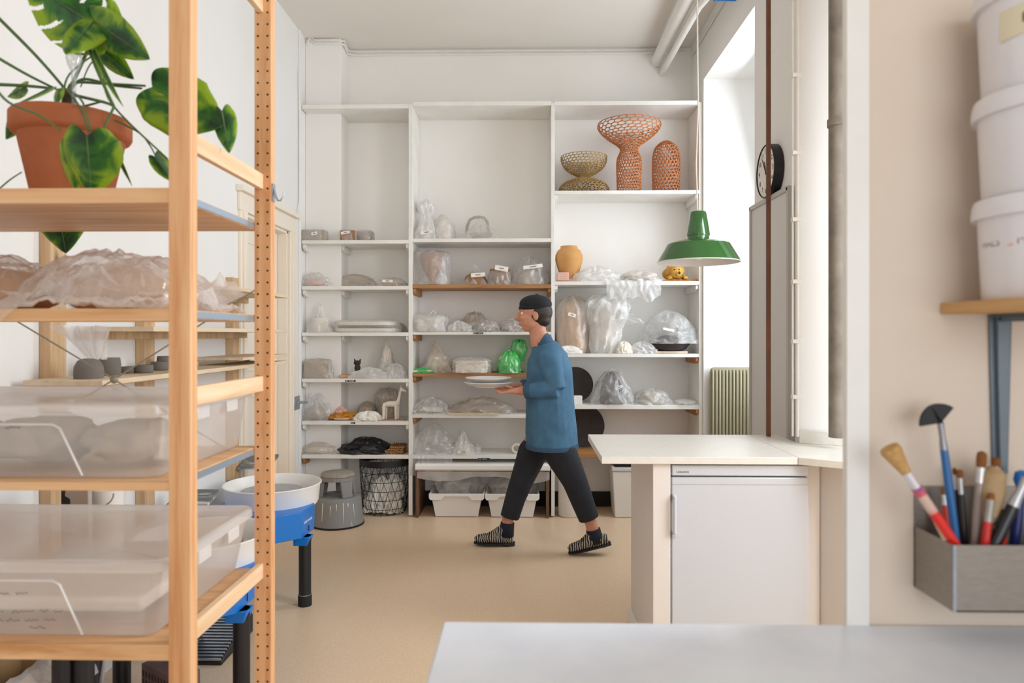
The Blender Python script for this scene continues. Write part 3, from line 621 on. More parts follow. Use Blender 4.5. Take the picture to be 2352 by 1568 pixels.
# ------------------------------------------------------------------ translucent boxes on the rack
def sbox(label, x1t, x1b, x0, yf, yb, z, h, lidmat):
    t = thing('storage_box', label, 'storage box', ((x0 + x1t) / 2, (yf + yb) / 2, z), 'translucent boxes on the pine rack')
    ins = x1t - x1b
    def ring(x0_, x1_, y0_, y1_, r, zz, n=6):
        out = []
        for (cx, cy, a0) in ((x1_ - r, y1_ - r, 0), (x0_ + r, y1_ - r, 90), (x0_ + r, y0_ + r, 180), (x1_ - r, y0_ + r, 270)):
            for k in range(n + 1): a = R(a0 + 90 * k / n); out.append(V((cx + cos(a) * r, cy + sin(a) * r, zz)))
        return out
    def skin(rings, capb=True, capt=False):
        mb = MB(); n = len(rings[0]); vs = sum(rings, []); fs = []
        for i in range(len(rings) - 1):
            for k in range(n): fs.append((i * n + k, i * n + (k + 1) % n, (i + 1) * n + (k + 1) % n, (i + 1) * n + k))
        if capb: fs.append(tuple(range(n - 1, -1, -1)))
        if capt: fs.append(tuple(range((len(rings) - 1) * n, len(rings) * n)))
        return mb.add(vs, fs)
    b0, b1, f0, f1 = x0 + ins, x1b, yf + .028, yb - .03
    skin([ring(b0 + .01, b1 - .01, f0 + .01, f1 - .01, .02, z + .001), ring(b0, b1, f0, f1, .028, z + .012), ring(x0 + .012, x1t - .014, yf + .010, yb - .012, .035, z + h - .02)]).build('box_body', M['samla'], t, angle=50)
    # raised outline of the recessed front panel
    zf = z + h - .045
    xh = b0 + (b1 - b0) * .42 if False else None
    p0, p1, p2, p3 = (-1.5, yf + .012, zf), (-1.0, yf + .012, zf), (-.985, yf + .013, zf - .008), (-.945, yf + .026, z + .008)
    MB().tube([V(p0), V(p1), V(p2), V(p3)], .0028, 8).build('panel_edge', M['samla2'], t)
    # lid: thick rim with a sunk top
    skin([ring(x0 + .006, x1t - .007, yf + .004, yb - .006, .038, z + h - .026), ring(x0, x1t, yf, yb, .042, z + h - .022), ring(x0, x1t, yf, yb, .042, z + h - .004), ring(x0 + .006, x1t - .006, yf + .006, yb - .006, .038, z + h),
          ring(x0 + .02, x1t - .02, yf + .02, yb - .02, .03, z + h - .001), ring(x0 + .028, x1t - .028, yf + .028, yb - .028, .028, z + h - .010)], False, True).build('lid', M[lidmat], t, angle=50)
    mb = MB()
    for s_ in (-.08, .08): B(x1t - .001, (yf + yb) / 2 + s_ - .03, z + h - .05, x1t + .004, (yf + yb) / 2 + s_ + .03, z + h - .02).build('lid_clip', M[lidmat], t, bevel=.002)
    return t
sb1 = sbox('translucent lidded box of grey clay scraps on the third shelf down', -.752, -.782, -1.56, 1.44, 1.93, SZ[2], .163, 'samla2')
sb2 = sbox('frosted lidded box with handwriting on the lowest shelf in view', -.748, -.79, -1.56, 1.44, 1.93, SZ[3], .172, 'samla2')
# what lies inside
rng = random.Random(4)
def lump(name, label, cat, c, r, mat, group=None, seed=1, amp=.25, kind=None):
    mb = MB().ball(c, r, 28, 18); c = V(c)
    for i, p in enumerate(mb.v):
        d = p - c; q = V((d.x / r[0], d.y / r[1], d.z / r[2])); nz = NZ.turbulence(q * 1.6 + V((seed, 0, 0)), 3, False); mb.v[i] = c + d * (1 + amp * (nz - .4))
    zmin = c.z - r[2] * .8
    for p in mb.v: p.z = max(p.z, zmin)
    return tag(mb.build(name, mat, None, angle=180), label, cat, group, kind)
M['scrap'] = paint('dry_clay_scraps', '#8c8680', '#b5a797', 22, .95, bump=.8, bscale=50)
for i, (x, y, rx, rz, lab) in enumerate(((-.93, 1.64, .10, .055, 'rightmost grey clay lump inside the translucent box'), (-1.12, 1.62, .11, .062, 'largest grey clay lump inside the translucent box'), (-1.33, 1.64, .10, .05, 'leftmost grey clay lump inside the translucent box'))):
    lump('clay_lump', lab, 'clay', (x, y, SZ[2] + .015 + rz * .8), (rx, .13, rz), M['scrap'], 'clay scraps in the translucent box', i * 7)
t = tag(B(-.87, 1.6, SZ[2] + .014, -.815, 1.72, SZ[2] + .07).build('clay_block', M['clay_w'], None, bevel=.008), 'small pale block at the right end inside the translucent box', 'clay')
t = tag(B(-1.35, 1.56, SZ[3] + .016, -.87, 1.80, SZ[3] + .05).build('clay_slab', M['clay_w'], None, bevel=.01), 'pale flat slab lying inside the frosted box', 'clay')
# handwriting on the frosted box
def scribble(x0, x1, z, amp, seed, Y):
    g = random.Random(seed); pts = []; x = x0
    while x < x1:
        pts.append(V((x, Y, z + g.uniform(-amp, amp)))); x += g.uniform(.0015, .004)
    return pts
mb = MB(); k0 = 1.455 / FPX
for (pa, pb, y, sd) in ((0, 24, 1372, 1), (38, 66, 1372, 2), (0, 10, 1415, 3), (28, 82, 1416, 4), (92, 112, 1414, 5), (124, 145, 1414, 6), (0, 10, 1436, 7), (15, 48, 1436, 8), (58, 92, 1436, 9), (102, 130, 1436, 10), (68, 108, 1454, 11)):
    if True:
        z = EYE + (768 - y) * k0; f_ = (z - SZ[3]) / .15; Y = 1.4685 - .0175 * f_
        mb.tube(scribble(PX(pa, Y), PX(pb, Y), z, .003, sd, Y - .002), .0007, 5)
mb.build('handwriting', M['inkfade'], sb2)
mb = MB().tube(scribble(PX(8, 1.45), PX(45, 1.45), EYE + (768 - 985) * k0, .003, 3, 1.452), .0008, 5).build('handwriting', M['inkfade'], sb1)

# ------------------------------------------------------------------ plant
PC = V((-1.098, 1.665, SZ[0])); tp = thing('monstera', 'large potted climbing houseplant with split leaves on the top rack shelf', 'plant', PC)
pz = PC.z
MB().lathe([(0, pz), (.078, pz), (.082, pz + .01), (.113, pz + .165), (.124, pz + .17), (.1285, pz + .178), (.1285, pz + .212), (.124, pz + .218), (.115, pz + .214), (.11, pz + .17), (.108, pz + .165)], PC * 1 - V((0, 0, pz)), 64).build('pot', M['terra'], tp, angle=50)
MB().lathe([(0, pz + .185), (.112, pz + .18)], PC - V((0, 0, pz)), 40).build('soil', M['soil'], tp)
lm, nt_, b_ = nodes('monstera_leaf'); v_ = tcoord(nt_)
n1 = noise_n(nt_, v_, 14, 3, .5, 1.2)
attr = nt_.nodes.new('ShaderNodeUVMap'); sep = nt_.nodes.new('ShaderNodeSeparateXYZ'); nt_.links.new(attr.outputs[0], sep.inputs[0])
ad = nt_.nodes.new('ShaderNodeMath'); ad.operation = 'MULTIPLY_ADD'; nt_.links.new(sep.outputs[0], ad.inputs[0]); ad.inputs[1].default_value = .32; nt_.links.new(n1, ad.inputs[2])
cl = ramp(nt_, ad.outputs[0], [(.40, hexc('#123d17')), (.56, hexc('#2f6f1c')), (.74, hexc('#92b020'))])
nt_.links.new(cl, b_.inputs['Base Color']); b_.inputs['Roughness'].default_value = .35; b_.inputs['Subsurface Weight'].default_value = .0
tlb = nt_.nodes.new('ShaderNodeBsdfTranslucent'); nt_.links.new(cl, tlb.inputs[0]); mxs = nt_.nodes.new('ShaderNodeMixShader'); mxs.inputs[0].default_value = .25
nt_.links.new(b_.outputs[0], mxs.inputs[1]); nt_.links.new(tlb.outputs[0], mxs.inputs[2]); nt_.links.new(mxs.outputs[0], nt_.nodes['Material Output'].inputs[0])
M['leaf'] = lm; M['stem'] = paint('green_stem', '#4c6a33', '#3c5a2a', 20, .5); M['stem_b'] = paint('brown_stem', '#4a3a28', rough=.7)
def leaf(base, tip, wid, roll=0, droop=.12, cup=.1, splits=0, notch=.2, seed=0, fold=1.0, wm=.38):
    base, tip = V(base), V(tip); ax = tip - base; L = ax.length; a = ax.normalized(); n = V((0, -1, 0)); n = (n - a * n.dot(a)).normalized(); n = Matrix.Rotation(R(roll), 3, a) @ n; s_ = a.cross(n)
    NU, NV = (90, 48) if splits else (30, 16); W = wid / 2
    tab = [(0, .78), (.1, .95), (.22, 1.0), (wm, 1.0), (.58, .84), (.75, .58), (.88, .32), (.95, .16), (1, .0)]
    def w(t):
        for (t0, w0), (t1, w1) in zip(tab[:-1], tab[1:]):
            if t <= t1: f = (t - t0) / (t1 - t0); f = f * f * (3 - 2 * f) if t0 < .2 else f; return w0 + (w1 - w0) * f
        return 0
    def pos(t, vv):
        v = vv * 2 - 1; ww = w(t) * W; al = t - notch * (1 - t) ** 1.4 * (sin(min(abs(v) / .62, 1) * pi / 2) if abs(v) < .62 else 1 - .75 * ((abs(v) - .62) / .38) ** 2)
        edge = 1 + .03 * NZ.noise(V((t * 3, v * 2, seed)))
        q = base + a * (al * L) + s_ * (v * ww * edge * fold)
        q += n * (-cup * abs(v) ** 1.4 * ww * 1.6 + (1 - fold) * abs(v) * ww) + V((0, 0, -1)) * (droop * L * t * t)
        return q
    sk = None
    if splits:
        def sk(t, vv):
            v = abs(vv * 2 - 1); return v > .42 + .1 * sin(t * 40) and (((t - .5 * v * .3) * splits + (.3 if vv > .5 else 0)) % 1) < .22 and .12 < t < .92
    mb = MB().grid(pos, NU, NV, sk)
    o = mb.build('leaf', M['leaf'], tp, angle=180)
    uv = o.data.uv_layers.new(name='UVMap')
    for lp in o.data.loops:
        i = lp.vertex_index; vv = (i % (NV + 1)) / NV; uv.data[lp.index].uv = (abs(vv * 2 - 1) ** 2, (i // (NV + 1)) / NU)
    md = o.modifiers.new('solid', 'SOLIDIFY'); md.thickness = .0008
    MB().tube([pos(t_, .5) + n * .0012 for t_ in [i / 10 for i in range(11)]], [.0022 * (1 - i / 12) for i in range(11)], 6).build('midrib', M['stem'], o)
    return o
def stem(pts, r=.0035, mat='stem', Ys=None):
    pts = [V(p) for p in pts]; out = []
    for i in range(len(pts) - 1):
        p0 = pts[max(i - 1, 0)]; p1 = pts[i]; p2 = pts[i + 1]; p3 = pts[min(i + 2, len(pts) - 1)]
        for k in range(6):
            t = k / 6; out.append(.5 * ((2 * p1) + (p2 - p0) * t + (2 * p0 - 5 * p1 + 4 * p2 - p3) * t * t + (3 * p1 - p0 - 3 * p2 + p3) * t ** 3))
    out.append(pts[-1]); N = len(out)
    MB().tube(out, [r * (1 - .35 * i / N) for i in range(N)], 8).build('leaf_stalk', M[mat], tp)
CR = P(155, 215, 1.66)
leaf(P(222, 62, 1.62), P(55, -50, 1.56), .17, 12, .02, .12, 5, .25, 1)
leaf(P(214, 52, 1.60), P(150, 125, 1.52), .085, -10, .0, .15, 0, .2, 2)
leaf(P(218, 50, 1.60), P(345, 132, 1.55), .088, 15, .02, .1, 0, .2, 3)
leaf(P(236, 118, 1.7), P(308, 182, 1.72), .05, 10, .0, .1, 0, .15, 4)
leaf(P(222, 118, 1.58), P(284, 245, 1.55), .05, 40, .0, .1, 0, .05, 5, .55)
leaf(P(350, 200, 1.6), P(512, 290, 1.62), .155, -8, .0, .18, 0, .12, 6, 1, .5)
leaf(P(372, 185, 1.64), P(395, 318, 1.66), .06, 20, .0, .15, 0, .1, 16)
leaf(P(510, 255, 1.62), P(527, 352, 1.62), .055, 0, .0, .2, 0, .15, 7)
leaf(P(200, 312, 1.46), P(212, 450, 1.50), .132, 0, .0, .16, 0, .16, 8)
leaf(P(160, 330, 1.49), P(175, 440, 1.52), .075, 15, .0, .1, 0, .1, 28)
leaf(P(357, 360, 1.62), P(398, 418, 1.64), .04, -10, .0, .1, 0, .15, 9)
leaf(P(40, 265, 1.70), P(14, 320, 1.72), .045, 0, .0, .1, 0, .1, 10)
leaf(P(118, 202, 1.62), P(38, 240, 1.58), .055, 50, .0, .1, 0, .1, 11)
leaf(P(60, 200, 1.7), P(18, 222, 1.74), .04, 10, .0, .1, 0, .1, 12)
leaf(P(137, 205, 1.6), P(130, 242, 1.57), .025, 0, .0, .1, 0, .1, 13)
leaf(P(262, 335, 1.6), P(304, 427, 1.6), .022, 30, .0, .1, 0, .05, 14, .7)
leaf(P(124, 425, 1.955), P(152, 582, 1.965), .175, 0, .0, .12, 0, .1, 15)
for pts, r in (([P(-30, 15, 1.6), P(80, 125, 1.62), P(150, 205, 1.66), CR], .004), ([P(-30, 118, 1.58), P(60, 170, 1.62), P(130, 205, 1.66)], .0038), ([P(-30, 193, 1.6), P(60, 197, 1.62), P(120, 203, 1.66)], .0045),
               ([P(-20, 190, 1.5), P(20, 235, 1.47), P(90, 265, 1.45), P(140, 300, 1.46)], .003), ([CR, P(170, 190, 1.66), P(240, 192, 1.65), P(333, 197, 1.61)], .004), ([CR, P(190, 182, 1.66), P(260, 196, 1.65), P(325, 203, 1.62)], .0038),
               ([P(195, 85, 1.6), P(225, 165, 1.58), P(262, 245, 1.58)], .0045), ([P(205, 80, 1.62), P(235, 160, 1.6), P(258, 240, 1.6), P(385, 365, 1.62)], .003), ([P(262, 275, 1.6), P(320, 305, 1.62), P(345, 335, 1.62), P(358, 360, 1.62)], .0022),
               ([P(155, 205, 1.64), P(185, 250, 1.55), P(203, 303, 1.47)], .003), ([P(160, 205, 1.64), P(190, 235, 1.55), P(208, 300, 1.47)], .0028), ([CR, P(240, 235, 1.6), P(262, 245, 1.58)], .004), ([P(262, 245, 1.58), P(250, 270, 1.56), P(235, 300, 1.5)], .003),
               ([CR, P(195, 130, 1.66), P(222, 62, 1.62)], .0045), ([P(145, 225, 1.66), P(160, 170, 1.68), P(235, 112, 1.7)], .0025), ([P(190, 245, 1.62), P(238, 232, 1.6)], .003), ([P(270, 160, 1.64), P(215, 140, 1.64), P(185, 200, 1.65)], .002),
               ([P(500, 250, 1.63), P(510, 258, 1.62)], .002), ([P(-20, 450, 1.6), P(20, 415, 1.6), P(50, 395, 1.6)], .002), ([CR, P(120, 300, 1.9), P(112, 440, 1.955), P(118, 452, 1.955)], .003)):
    stem(pts, r)
MB().tube([P(155, 212, 1.66), P(158, 232, 1.66), P(150, 262, 1.66)], [.012, .014, .016], 10).build('trunk', M['stem_b'], tp)
gb = thing('watering_bulb', 'clear glass watering bulb stuck in the plant pot', 'bulb', P(178, 262, 1.63))
gm = film('clear_glass', '#e8ecec', .06, .6, .02, 3, .0)
MB().lathe([(0.0, .056), (.008, .055), (.0155, .045), (.017, .033), (.013, .018), (.007, .004), (.0045, -.02), (.0035, -.11)], P(170, 168, 1.6), 24).build('bulb_glass', gm, gb)

# ------------------------------------------------------------------ potter's wheels
M['padrib'] = paint('grey_ribbed_rubber', '#6e7275', '#c4c6c8', 40, .6, stops=(.5, .62), stretch=(.15, 1, 1))
def wheel(label, cx, cy, zr, text, side=True):
    t = thing('potters_wheel', label, 'potters wheel', (cx, cy, 0), 'blue potters wheels along the left wall')
    zb = zr - .152
    o_ = [(-.25, -.20), (-.13, -.33), (.13, -.33), (.235, -.24), (.245, -.07), (.19, .12), (.1, .28), (-.13, .28), (-.25, .2)]
    body = MB().extrude([(cx + x, cy + y, zb - .075) for x, y in o_], (0, 0, .135)).build('body', M['blue'], t, bevel=.004)
    MB().lathe([(0, zr - .105), (.232, zr - .108), (.240, zr - .09), (.247, zr - .012), (.254, zr - .004), (.256, zr + .003), (.252, zr + .006), (.245, zr), (.238, zr - .06), (.236, zr - .085), (0, zr - .085)], (cx, cy, 0), 64).build('basin', M['whiteplas'], t, angle=50)
    MB().lathe([(0, zr - .035), (.158, zr - .036), (.16, zr - .04), (.158, zr - .05), (.05, zr - .052), (.045, zr - .085), (0, zr - .085)], (cx - .01, cy + .01, 0), 56).build('wheel_head', M['steel'], t, angle=40)
    MB().box(cx + .02, cy - .2625, zr - .085, cx + .021, cy - .2615, zr + .004).build('basin_seam', M['greyplas'], t)
    for (lx_, ly_) in ((.232, -.18), (-.225, -.18), (-.15, .24)):
        l = MB().tube([(cx + lx_, cy + ly_, .001), (cx + lx_, cy + ly_, zb - .076)], .031, 24).build('leg', M['black'], t, angle=50)
        MB().tube([(cx + lx_, cy + ly_, .0), (cx + lx_, cy + ly_, .055)], .0345, 24).build('foot', M['blackrub'], l, angle=50)
        MB().tube([(cx + lx_, cy + ly_, .0552), (cx + lx_, cy + ly_, .058)], .0335, 24).build('foot_ring', M['steel'], l, angle=50)
        MB().extrude([(cx + lx_ - .05, cy + ly_ - .035, zb - .076), (cx + lx_ + .035, cy + ly_ - .035, zb - .076), (cx + lx_ + .02, cy + ly_ - .035, zb - .12), (cx + lx_ - .05, cy + ly_ - .035, zb - .12)], (0, .07, 0)).build('leg_bracket', M['blue'], t, bevel=.003)
    if side:
        MB().extrude([(cx - .32, cy + .27, zr + .02), (cx - .12, cy + .27, zr + .02), (cx - .12, cy + .27, zr + .035), (cx - .30, cy + .27, zr + .035)], (0, .16, .05)).build('side_tray', M['padrib'], t, bevel=.003)
        MB().box(cx - .24, cy + .1, zb - .02, cx - .2, cy + .36, zb + .0).tube([(cx - .22, cy + .35, zb), (cx - .22, cy + .35, zr + .04)], .012, 10).build('tray_arm', M['black'], t)
    # lettering on the angled front-right face
    a = V((cx + .235, cy - .24, 0)); b2 = V((cx + .245, cy - .07, 0)); dr_ = (b2 - a).normalized(); nn = V((dr_.y, -dr_.x, 0)); mid = (a + b2) / 2
    if text: text_mb(text, .017, lambda x, y, d: mid + dr_ * x * .85 + nn * (.001 + d) + V((0, 0, zb - .005 + y))).build('lettering', M['whiteplas'], body, smooth=False)
    B(cx + .2415, cy - .152, zb - .06, cx + .2445, cy - .149, zb - .03).build('slot', M['dark'], body)
    return t
wheel('blue potters wheel with white basin farthest along the left wall', -1.368, 3.74, .585, 'SHIMPO WHISPER')
wheel('nearer blue potters wheel half hidden behind the rack and boxes', -1.306, 2.79, .585, None)
# foot pedal
t = thing('foot_pedal', 'grey ridged wheel foot pedal on the floor behind the rack', 'pedal', (-1.36, 3.02, 0))
a, b2 = PX(458, 3.0) - .02, PX(532, 3.0)
MB().extrude([(a, 2.9, 0), (a, 2.9, .018), (a, 3.22, .10), (a, 3.24, .08), (a, 3.24, 0)], (b2 - a, 0, 0)).build('pedal_base', M['black'], t, bevel=.005)
mb = MB()
for i in range(16): y = 2.905 + i * .0195; z = .019 + (y - 2.9) * .2562; mb.obox((a + (b2 - a) / 2, y, z + .004), (b2 - a - .01, .010, .006), (R(14.4), 0, 0))
mb.build('ridges', M['steel'], t)
# crate, low trolley, bucket and loose gear seen under the boxes
t = thing('plastic_crate', 'red brown perforated plastic crate under the rack shelves', 'crate', (-1.09, 2.2, 0))
A_, B_, D_, zt = V((-1.406, 2.52, 0)), V((-1.21, 2.40, 0)), V((.04, .08, 0)), .2
x0, x1, y0, y1 = 0, 1, 0, 1
MB().extrude([A_, B_, B_ + D_, A_ + D_], (0, 0, zt - .012)).build('crate_body', paint('red_brown_crate', '#5a4038', '#6e5550', 10, .6), t, bevel=.002)
MB().extrude([A_ * 1.004, B_ * .998, B_ + D_ * 1.1, A_ + D_ * 1.1], (0, 0, .012)).build('crate_rim', paint('red_brown_crate_rim', '#6b544f', rough=.5), t, bevel=.003)
mb = MB()
for i in range(11):
    for z in (.09, .125, .155):
        q = A_.lerp(B_, (i + .7) / 12); mb.obox(q + V((0, 0, z)), (.006, .003, .022), (0, 0, R(-31.5)))
mb.build('slots', M['dark'], t)
t = thing('trolley', 'black legged steel trolley behind the storage boxes', 'trolley', (-1.4, 2.2, 0))
for (px_, y) in ((145, 2.10), (192, 2.12), (150, 2.32), (215, 2.34)):
    x = PX(px_, y); MB().tube([(x, y, 0), (x, y, .66)], .03 if px_ < 200 else .03, 18).build('leg', M['black'], t)
B(-1.54, 2.06, .66, -1.22, 2.37, .68).build('tray_top', M['steel'], t, bevel=.002)
cx_ = PX(245, 2.25); by_ = 2.25; bt = thing('bucket', 'small white bucket on the trolley behind the boxes', 'bucket', (cx_, by_, .68))
MB().lathe([(0, .681), (.046, .681), (.054, .885), (.059, .89), (.057, .896), (.05, .89), (.044, .69), (0, .69)], (cx_, by_, 0), 40).build('bucket_body', M['whiteplas'], bt, angle=50)
MB().tube([(cx_ - .06 * cos(R(a)), by_ - .061, .885 - .045 * sin(R(a))) for a in range(0, 181, 15)], .0025, 8).build('bail', M['steel'], bt)
t = tag(MB().extrude([(PX(139, 2.2), 2.2, .6805), (PX(176, 2.2), 2.2, .6805), (PX(176, 2.2), 2.2, .90), (PX(139, 2.2), 2.2, .90)], (0, .1, 0)).build('speaker_case', M['dark'], None, bevel=.004), 'dark box standing on the trolley left of the bucket', 'box')
t = tag(MB().extrude([(PX(168, 2.15), 2.15, .6805), (PX(205, 2.15), 2.15, .6805), (PX(203, 2.15), 2.15, .905), (PX(150, 2.15), 2.15, .905), (PX(148, 2.15), 2.15, .885), (PX(160, 2.15), 2.15, .875)], (0, .02, 0)).build('beige_panel', paint('beige_plastic', '#a89c90', rough=.6), None, bevel=.003), 'beige plastic panel between the dark box and the bucket', 'panel')
t = thing('cardboard_box', 'open tan cardboard box lined with plastic in the lower left corner', 'box', (-1.45, 1.9, 0))
x0, x1, y0, y1, zt = -1.70, -1.50, 2.0, 2.32, .36
MB().box(x0, y0, 0, x1, y1, .01).box(x0, y0, 0, x0 + .006, y1, zt).box(x1 - .006, y0, 0, x1, y1, zt).box(x0, y0, 0, x1, y0 + .006, zt).box(x0, y1 - .006, 0, x1, y1, zt).build('box_walls', paint('cardboard', '#b39267', '#a5845a', 6, .85), t)
MB().grid(lambda u, v: V((x1 - .02 + .08 * v, y0 + (y1 - y0) * u, zt + .012 - .12 * v * v + .01 * NZ.noise(V((u * 8, v * 4, 0))))), 14, 8).build('plastic_liner', M['milky'], t)
t = tag(MB().tube([P(243, 1500, 2.2), P(228, 1600, 2.2), P(222, 1680, 2.2)], .006, 8).build('metal_rod', M['steel'], None), 'thin metal rod slanting between the black legs and the crate', 'rod')
# ------------------------------------------------------------------ bagged pottery on the shelving
PROF = {
 'dome': [(0, 1.06), (.05, 1.02), (.25, .99), (.5, .92), (.72, .76), (.88, .5), (.96, .25), (1, 0)],
 'tent': [(0, 1.05), (.05, .98), (.25, .78), (.45, .52), (.65, .32), (.82, .18), (.93, .12), (1, 0)],
 'flat': [(0, 1.08), (.12, 1.08), (.35, 1.0), (.6, .86), (.8, .66), (.93, .38), (1, 0)],
 'box': [(0, 1.03), (.05, 1.02), (.5, 1), (.82, .96), (.93, .84), (.98, .5), (1, 0)],
 'knot': [(0, .8), (.08, .95), (.3, 1.0), (.5, .9), (.62, .6), (.7, .25), (.76, .2), (.86, .45), (.96, .5), (1, .3), (.97, 0)],
 'sack': [(0, .72), (.06, .8), (.3, .88), (.55, 1.0), (.75, 1.0), (.88, .85), (.96, .6), (1, 0)],
 'spill': [(0, 1.1), (.15, 1.1), (.3, .95), (.5, .9), (.7, .6), (.85, .5), (.95, .3), (1, 0)]}
def bagmesh(cx, cy, z, rx, ry, h, prof='dome', seed=0, amp=.16, lean=(0, 0), nt=64, nv=26, sq=2.6, freq=1.5):
    pr = PROF[prof] if isinstance(prof, str) else prof
    def rad(i):
        s_ = i / nv * (len(pr) - 1); k = min(int(s_), len(pr) - 2); f = s_ - k; return pr[k][0] + (pr[k + 1][0] - pr[k][0]) * f, pr[k][1] + (pr[k + 1][1] - pr[k][1]) * f
    vs, fs = [], []; sd = V((seed * 3.7, seed * 1.3, seed * 2.1))
    for i in range(nv + 1):
        hh, rr = rad(i)
        if i == nv: hh = pr[-1][0]
        for k in range(nt):
            a = 2 * pi * k / nt; ca, sa = cos(a), sin(a); q = (abs(ca) ** sq + abs(sa) ** sq) ** (-1 / sq)
            v = V((ca * freq, sa * freq, hh * 1.6)) + sd
            rid = (1 - abs(NZ.noise(v * 1.3)) * 2.4) * .6 + (1 - abs(NZ.noise(v * 2.9 + V((5, 1, 2)))) * 2.4) * .35 + (.5 - abs(NZ.noise(v * 6.1))) * .22
            fold = .35 * sin(a * 7 + seed + 4 * NZ.noise(v)) * (hh if prof in ('tent', 'sack', 'knot') else .3)
            d = 1 + amp * (rid - .55 + fold * .6)
            zz = hh + amp * .55 * NZ.noise(v * 2.3 + V((9, 9, 9))) * (1 if 0 < i else .0)
            r_ = rr * q * d; zz = max(zz, 0.0)
            vs.append(V((cx + ca * r_ * rx + lean[0] * hh, cy + sa * r_ * ry + lean[1] * hh, z + .0015 + zz * h)))
    for i in range(nv):
        for k in range(nt): k2 = (k + 1) % nt; fs.append((i * nt + k, i * nt + k2, (i + 1) * nt + k2, (i + 1) * nt + k))
    return MB().add(vs, fs)
def core_mb(kind, cx, cy, z, rx, ry, h, seed):
    mb = MB(); z += .003
    if kind == 'block':
        mb.box(cx - rx, cy - ry, z, cx + rx, cy + ry, z + h)
    elif kind == 'bowl':
        mb.lathe([(0, 0), (.45, 0), (.8, .35), (1, 1), (.94, 1), (.7, .4), (0, .12)], (0, 0, 0), 40); mb.v = [V((cx + p.x * rx, cy + p.y * ry, z + p.z * h)) for p in mb.v]
    elif kind == 'dome':
        mb.lathe([(0, 0), (1, 0), (.98, .35), (.8, .72), (.45, .95), (0, 1)], (0, 0, 0), 40); mb.v = [V((cx + p.x * rx, cy + p.y * ry, z + p.z * h)) for p in mb.v]
    elif kind == 'vase':
        mb.lathe([(0, 0), (.38, 0), (.36, .06), (.28, .16), (.45, .3), (.8, .55), (1, .8), (1.02, .9), (.95, 1), (.85, .98), (.8, .7), (0, .5)], (0, 0, 0), 40); mb.v = [V((cx + p.x * rx, cy + p.y * ry, z + p.z * h)) for p in mb.v]
    elif kind == 'jar':
        mb.lathe([(0, 0), (.6, 0), (.85, .2), (1, .5), (.9, .8), (.62, .92), (.6, 1), (.5, 1), (.5, .9), (0, .8)], (0, 0, 0), 40); mb.v = [V((cx + p.x * rx, cy + p.y * ry, z + p.z * h)) for p in mb.v]
    else:
        mb.ball((cx, cy, z + h / 2), (rx, ry, h / 2), 32, 20)
        for i, p in enumerate(mb.v):
            d = p - V((cx, cy, z + h / 2)); q = V((d.x / rx, d.y / ry, d.z / h * 2)); mb.v[i] = V((cx, cy, z + h / 2)) + d * (1 + .22 * NZ.noise(q * 1.7 + V((seed, 2, 3)))); mb.v[i].z = max(mb.v[i].z, z)
    return mb
def bag(name, label, px0, px1, ytop, key, Y=None, dep=None, mat='film', prof='dome', core=None, cm='clay_g', cs=(.74, .8), seed=None, amp=.16, lean=0, strip=None, group=None, cat='wrapped pottery', z=None, coff=0, cname=None):
    global _SD
    Y = Y or (5.44 if px0 > 783 else 5.372); z = SH[key] if z is None else z
    x0, x1 = PX(px0, Y), PX(px1, Y); cx, w = (x0 + x1) / 2, x1 - x0
    h = P((px0 + px1) / 2, ytop, Y).z - z
    dep = dep or (.26 if px0 > 783 else .10); dep = min(dep, max(w * 1.1, .1) if px0 > 783 else .10)
    seed = seed if seed is not None else px0 * .137 + ytop * .071
    t = thing(name, label, cat, (cx, Y, z), group)
    lx_ = lean * w
    bagmesh(cx - lx_ * .4, Y, z, w / 2 * .97, dep / 2, h, prof, seed, amp, (lx_, 0)).build('wrapping', M[mat], t, angle=48)
    if core: core_mb(core, cx + coff * w, Y, z, w / 2 * cs[0], dep / 2 * cs[0], h * cs[1], seed).build(cname or {'block': 'clay_block', 'bowl': 'bowl', 'dome': 'pot', 'vase': 'vase', 'jar': 'jar'}.get(core, 'clay_lump'), M[cm], t, angle=50, bevel=.006 if core == 'block' else 0)
    if strip:
        sx, sy, sw, sh, ang = strip; p = P(sx, sy, Y - dep / 2 - .012)
        if p.y < YS + .002 and True: p.y = max(p.y, 5.262)
        s_ = MB().obox(p, (sw / 295, .0012, sh / 295), (0, R(ang), 0)).build('paper_label', M['paper'], t)
        MB().obox(p + V((0, -.0012, 0)), (sw / 295 * .35, .0006, .006), (0, R(ang), 0)).build('handwriting', M['inkfade'], s_)
    return t
# left bay
bag('wrapped_block', 'plastic wrapped grey block with paper tag, alone at the left end of highest stocked shelf', 692, 754, 527, 'L1', prof='box', core='block', cs=(.86, .88), amp=.1, strip=(722, 536, 14, 7, -14))
bag('wrapped_block', 'brown wrapped block with white tag beside the chimney corner, high on the left bay', 782, 820, 528, 'L1', dep=.14, prof='box', core='block', cm='clay_b', cs=(.88, .88), amp=.1, strip=(793, 534, 20, 6, -8))
bag('wrapped_block', 'right one of two touching wrapped blocks high on the left bay', 815, 860, 529, 'L1', dep=.14, Y=5.5, prof='box', core='block', cm='clay_g', cs=(.85, .84), amp=.1)
bag('wrapped_pieces', 'crumpled clear bag with pinkish shards at the left end of second stocked shelf', 688, 758, 626, 'L2', prof='spill', core='lump', cm='pink', cs=(.6, .5), amp=.26)
bag('wrapped_dish', 'long low wrapped dish in the middle of the second stocked shelf, left bay', 762, 862, 630, 'L2', Y=5.50, prof='flat', mat='haze', core='bowl', cm='clay_g', cs=(.85, .6), amp=.2)
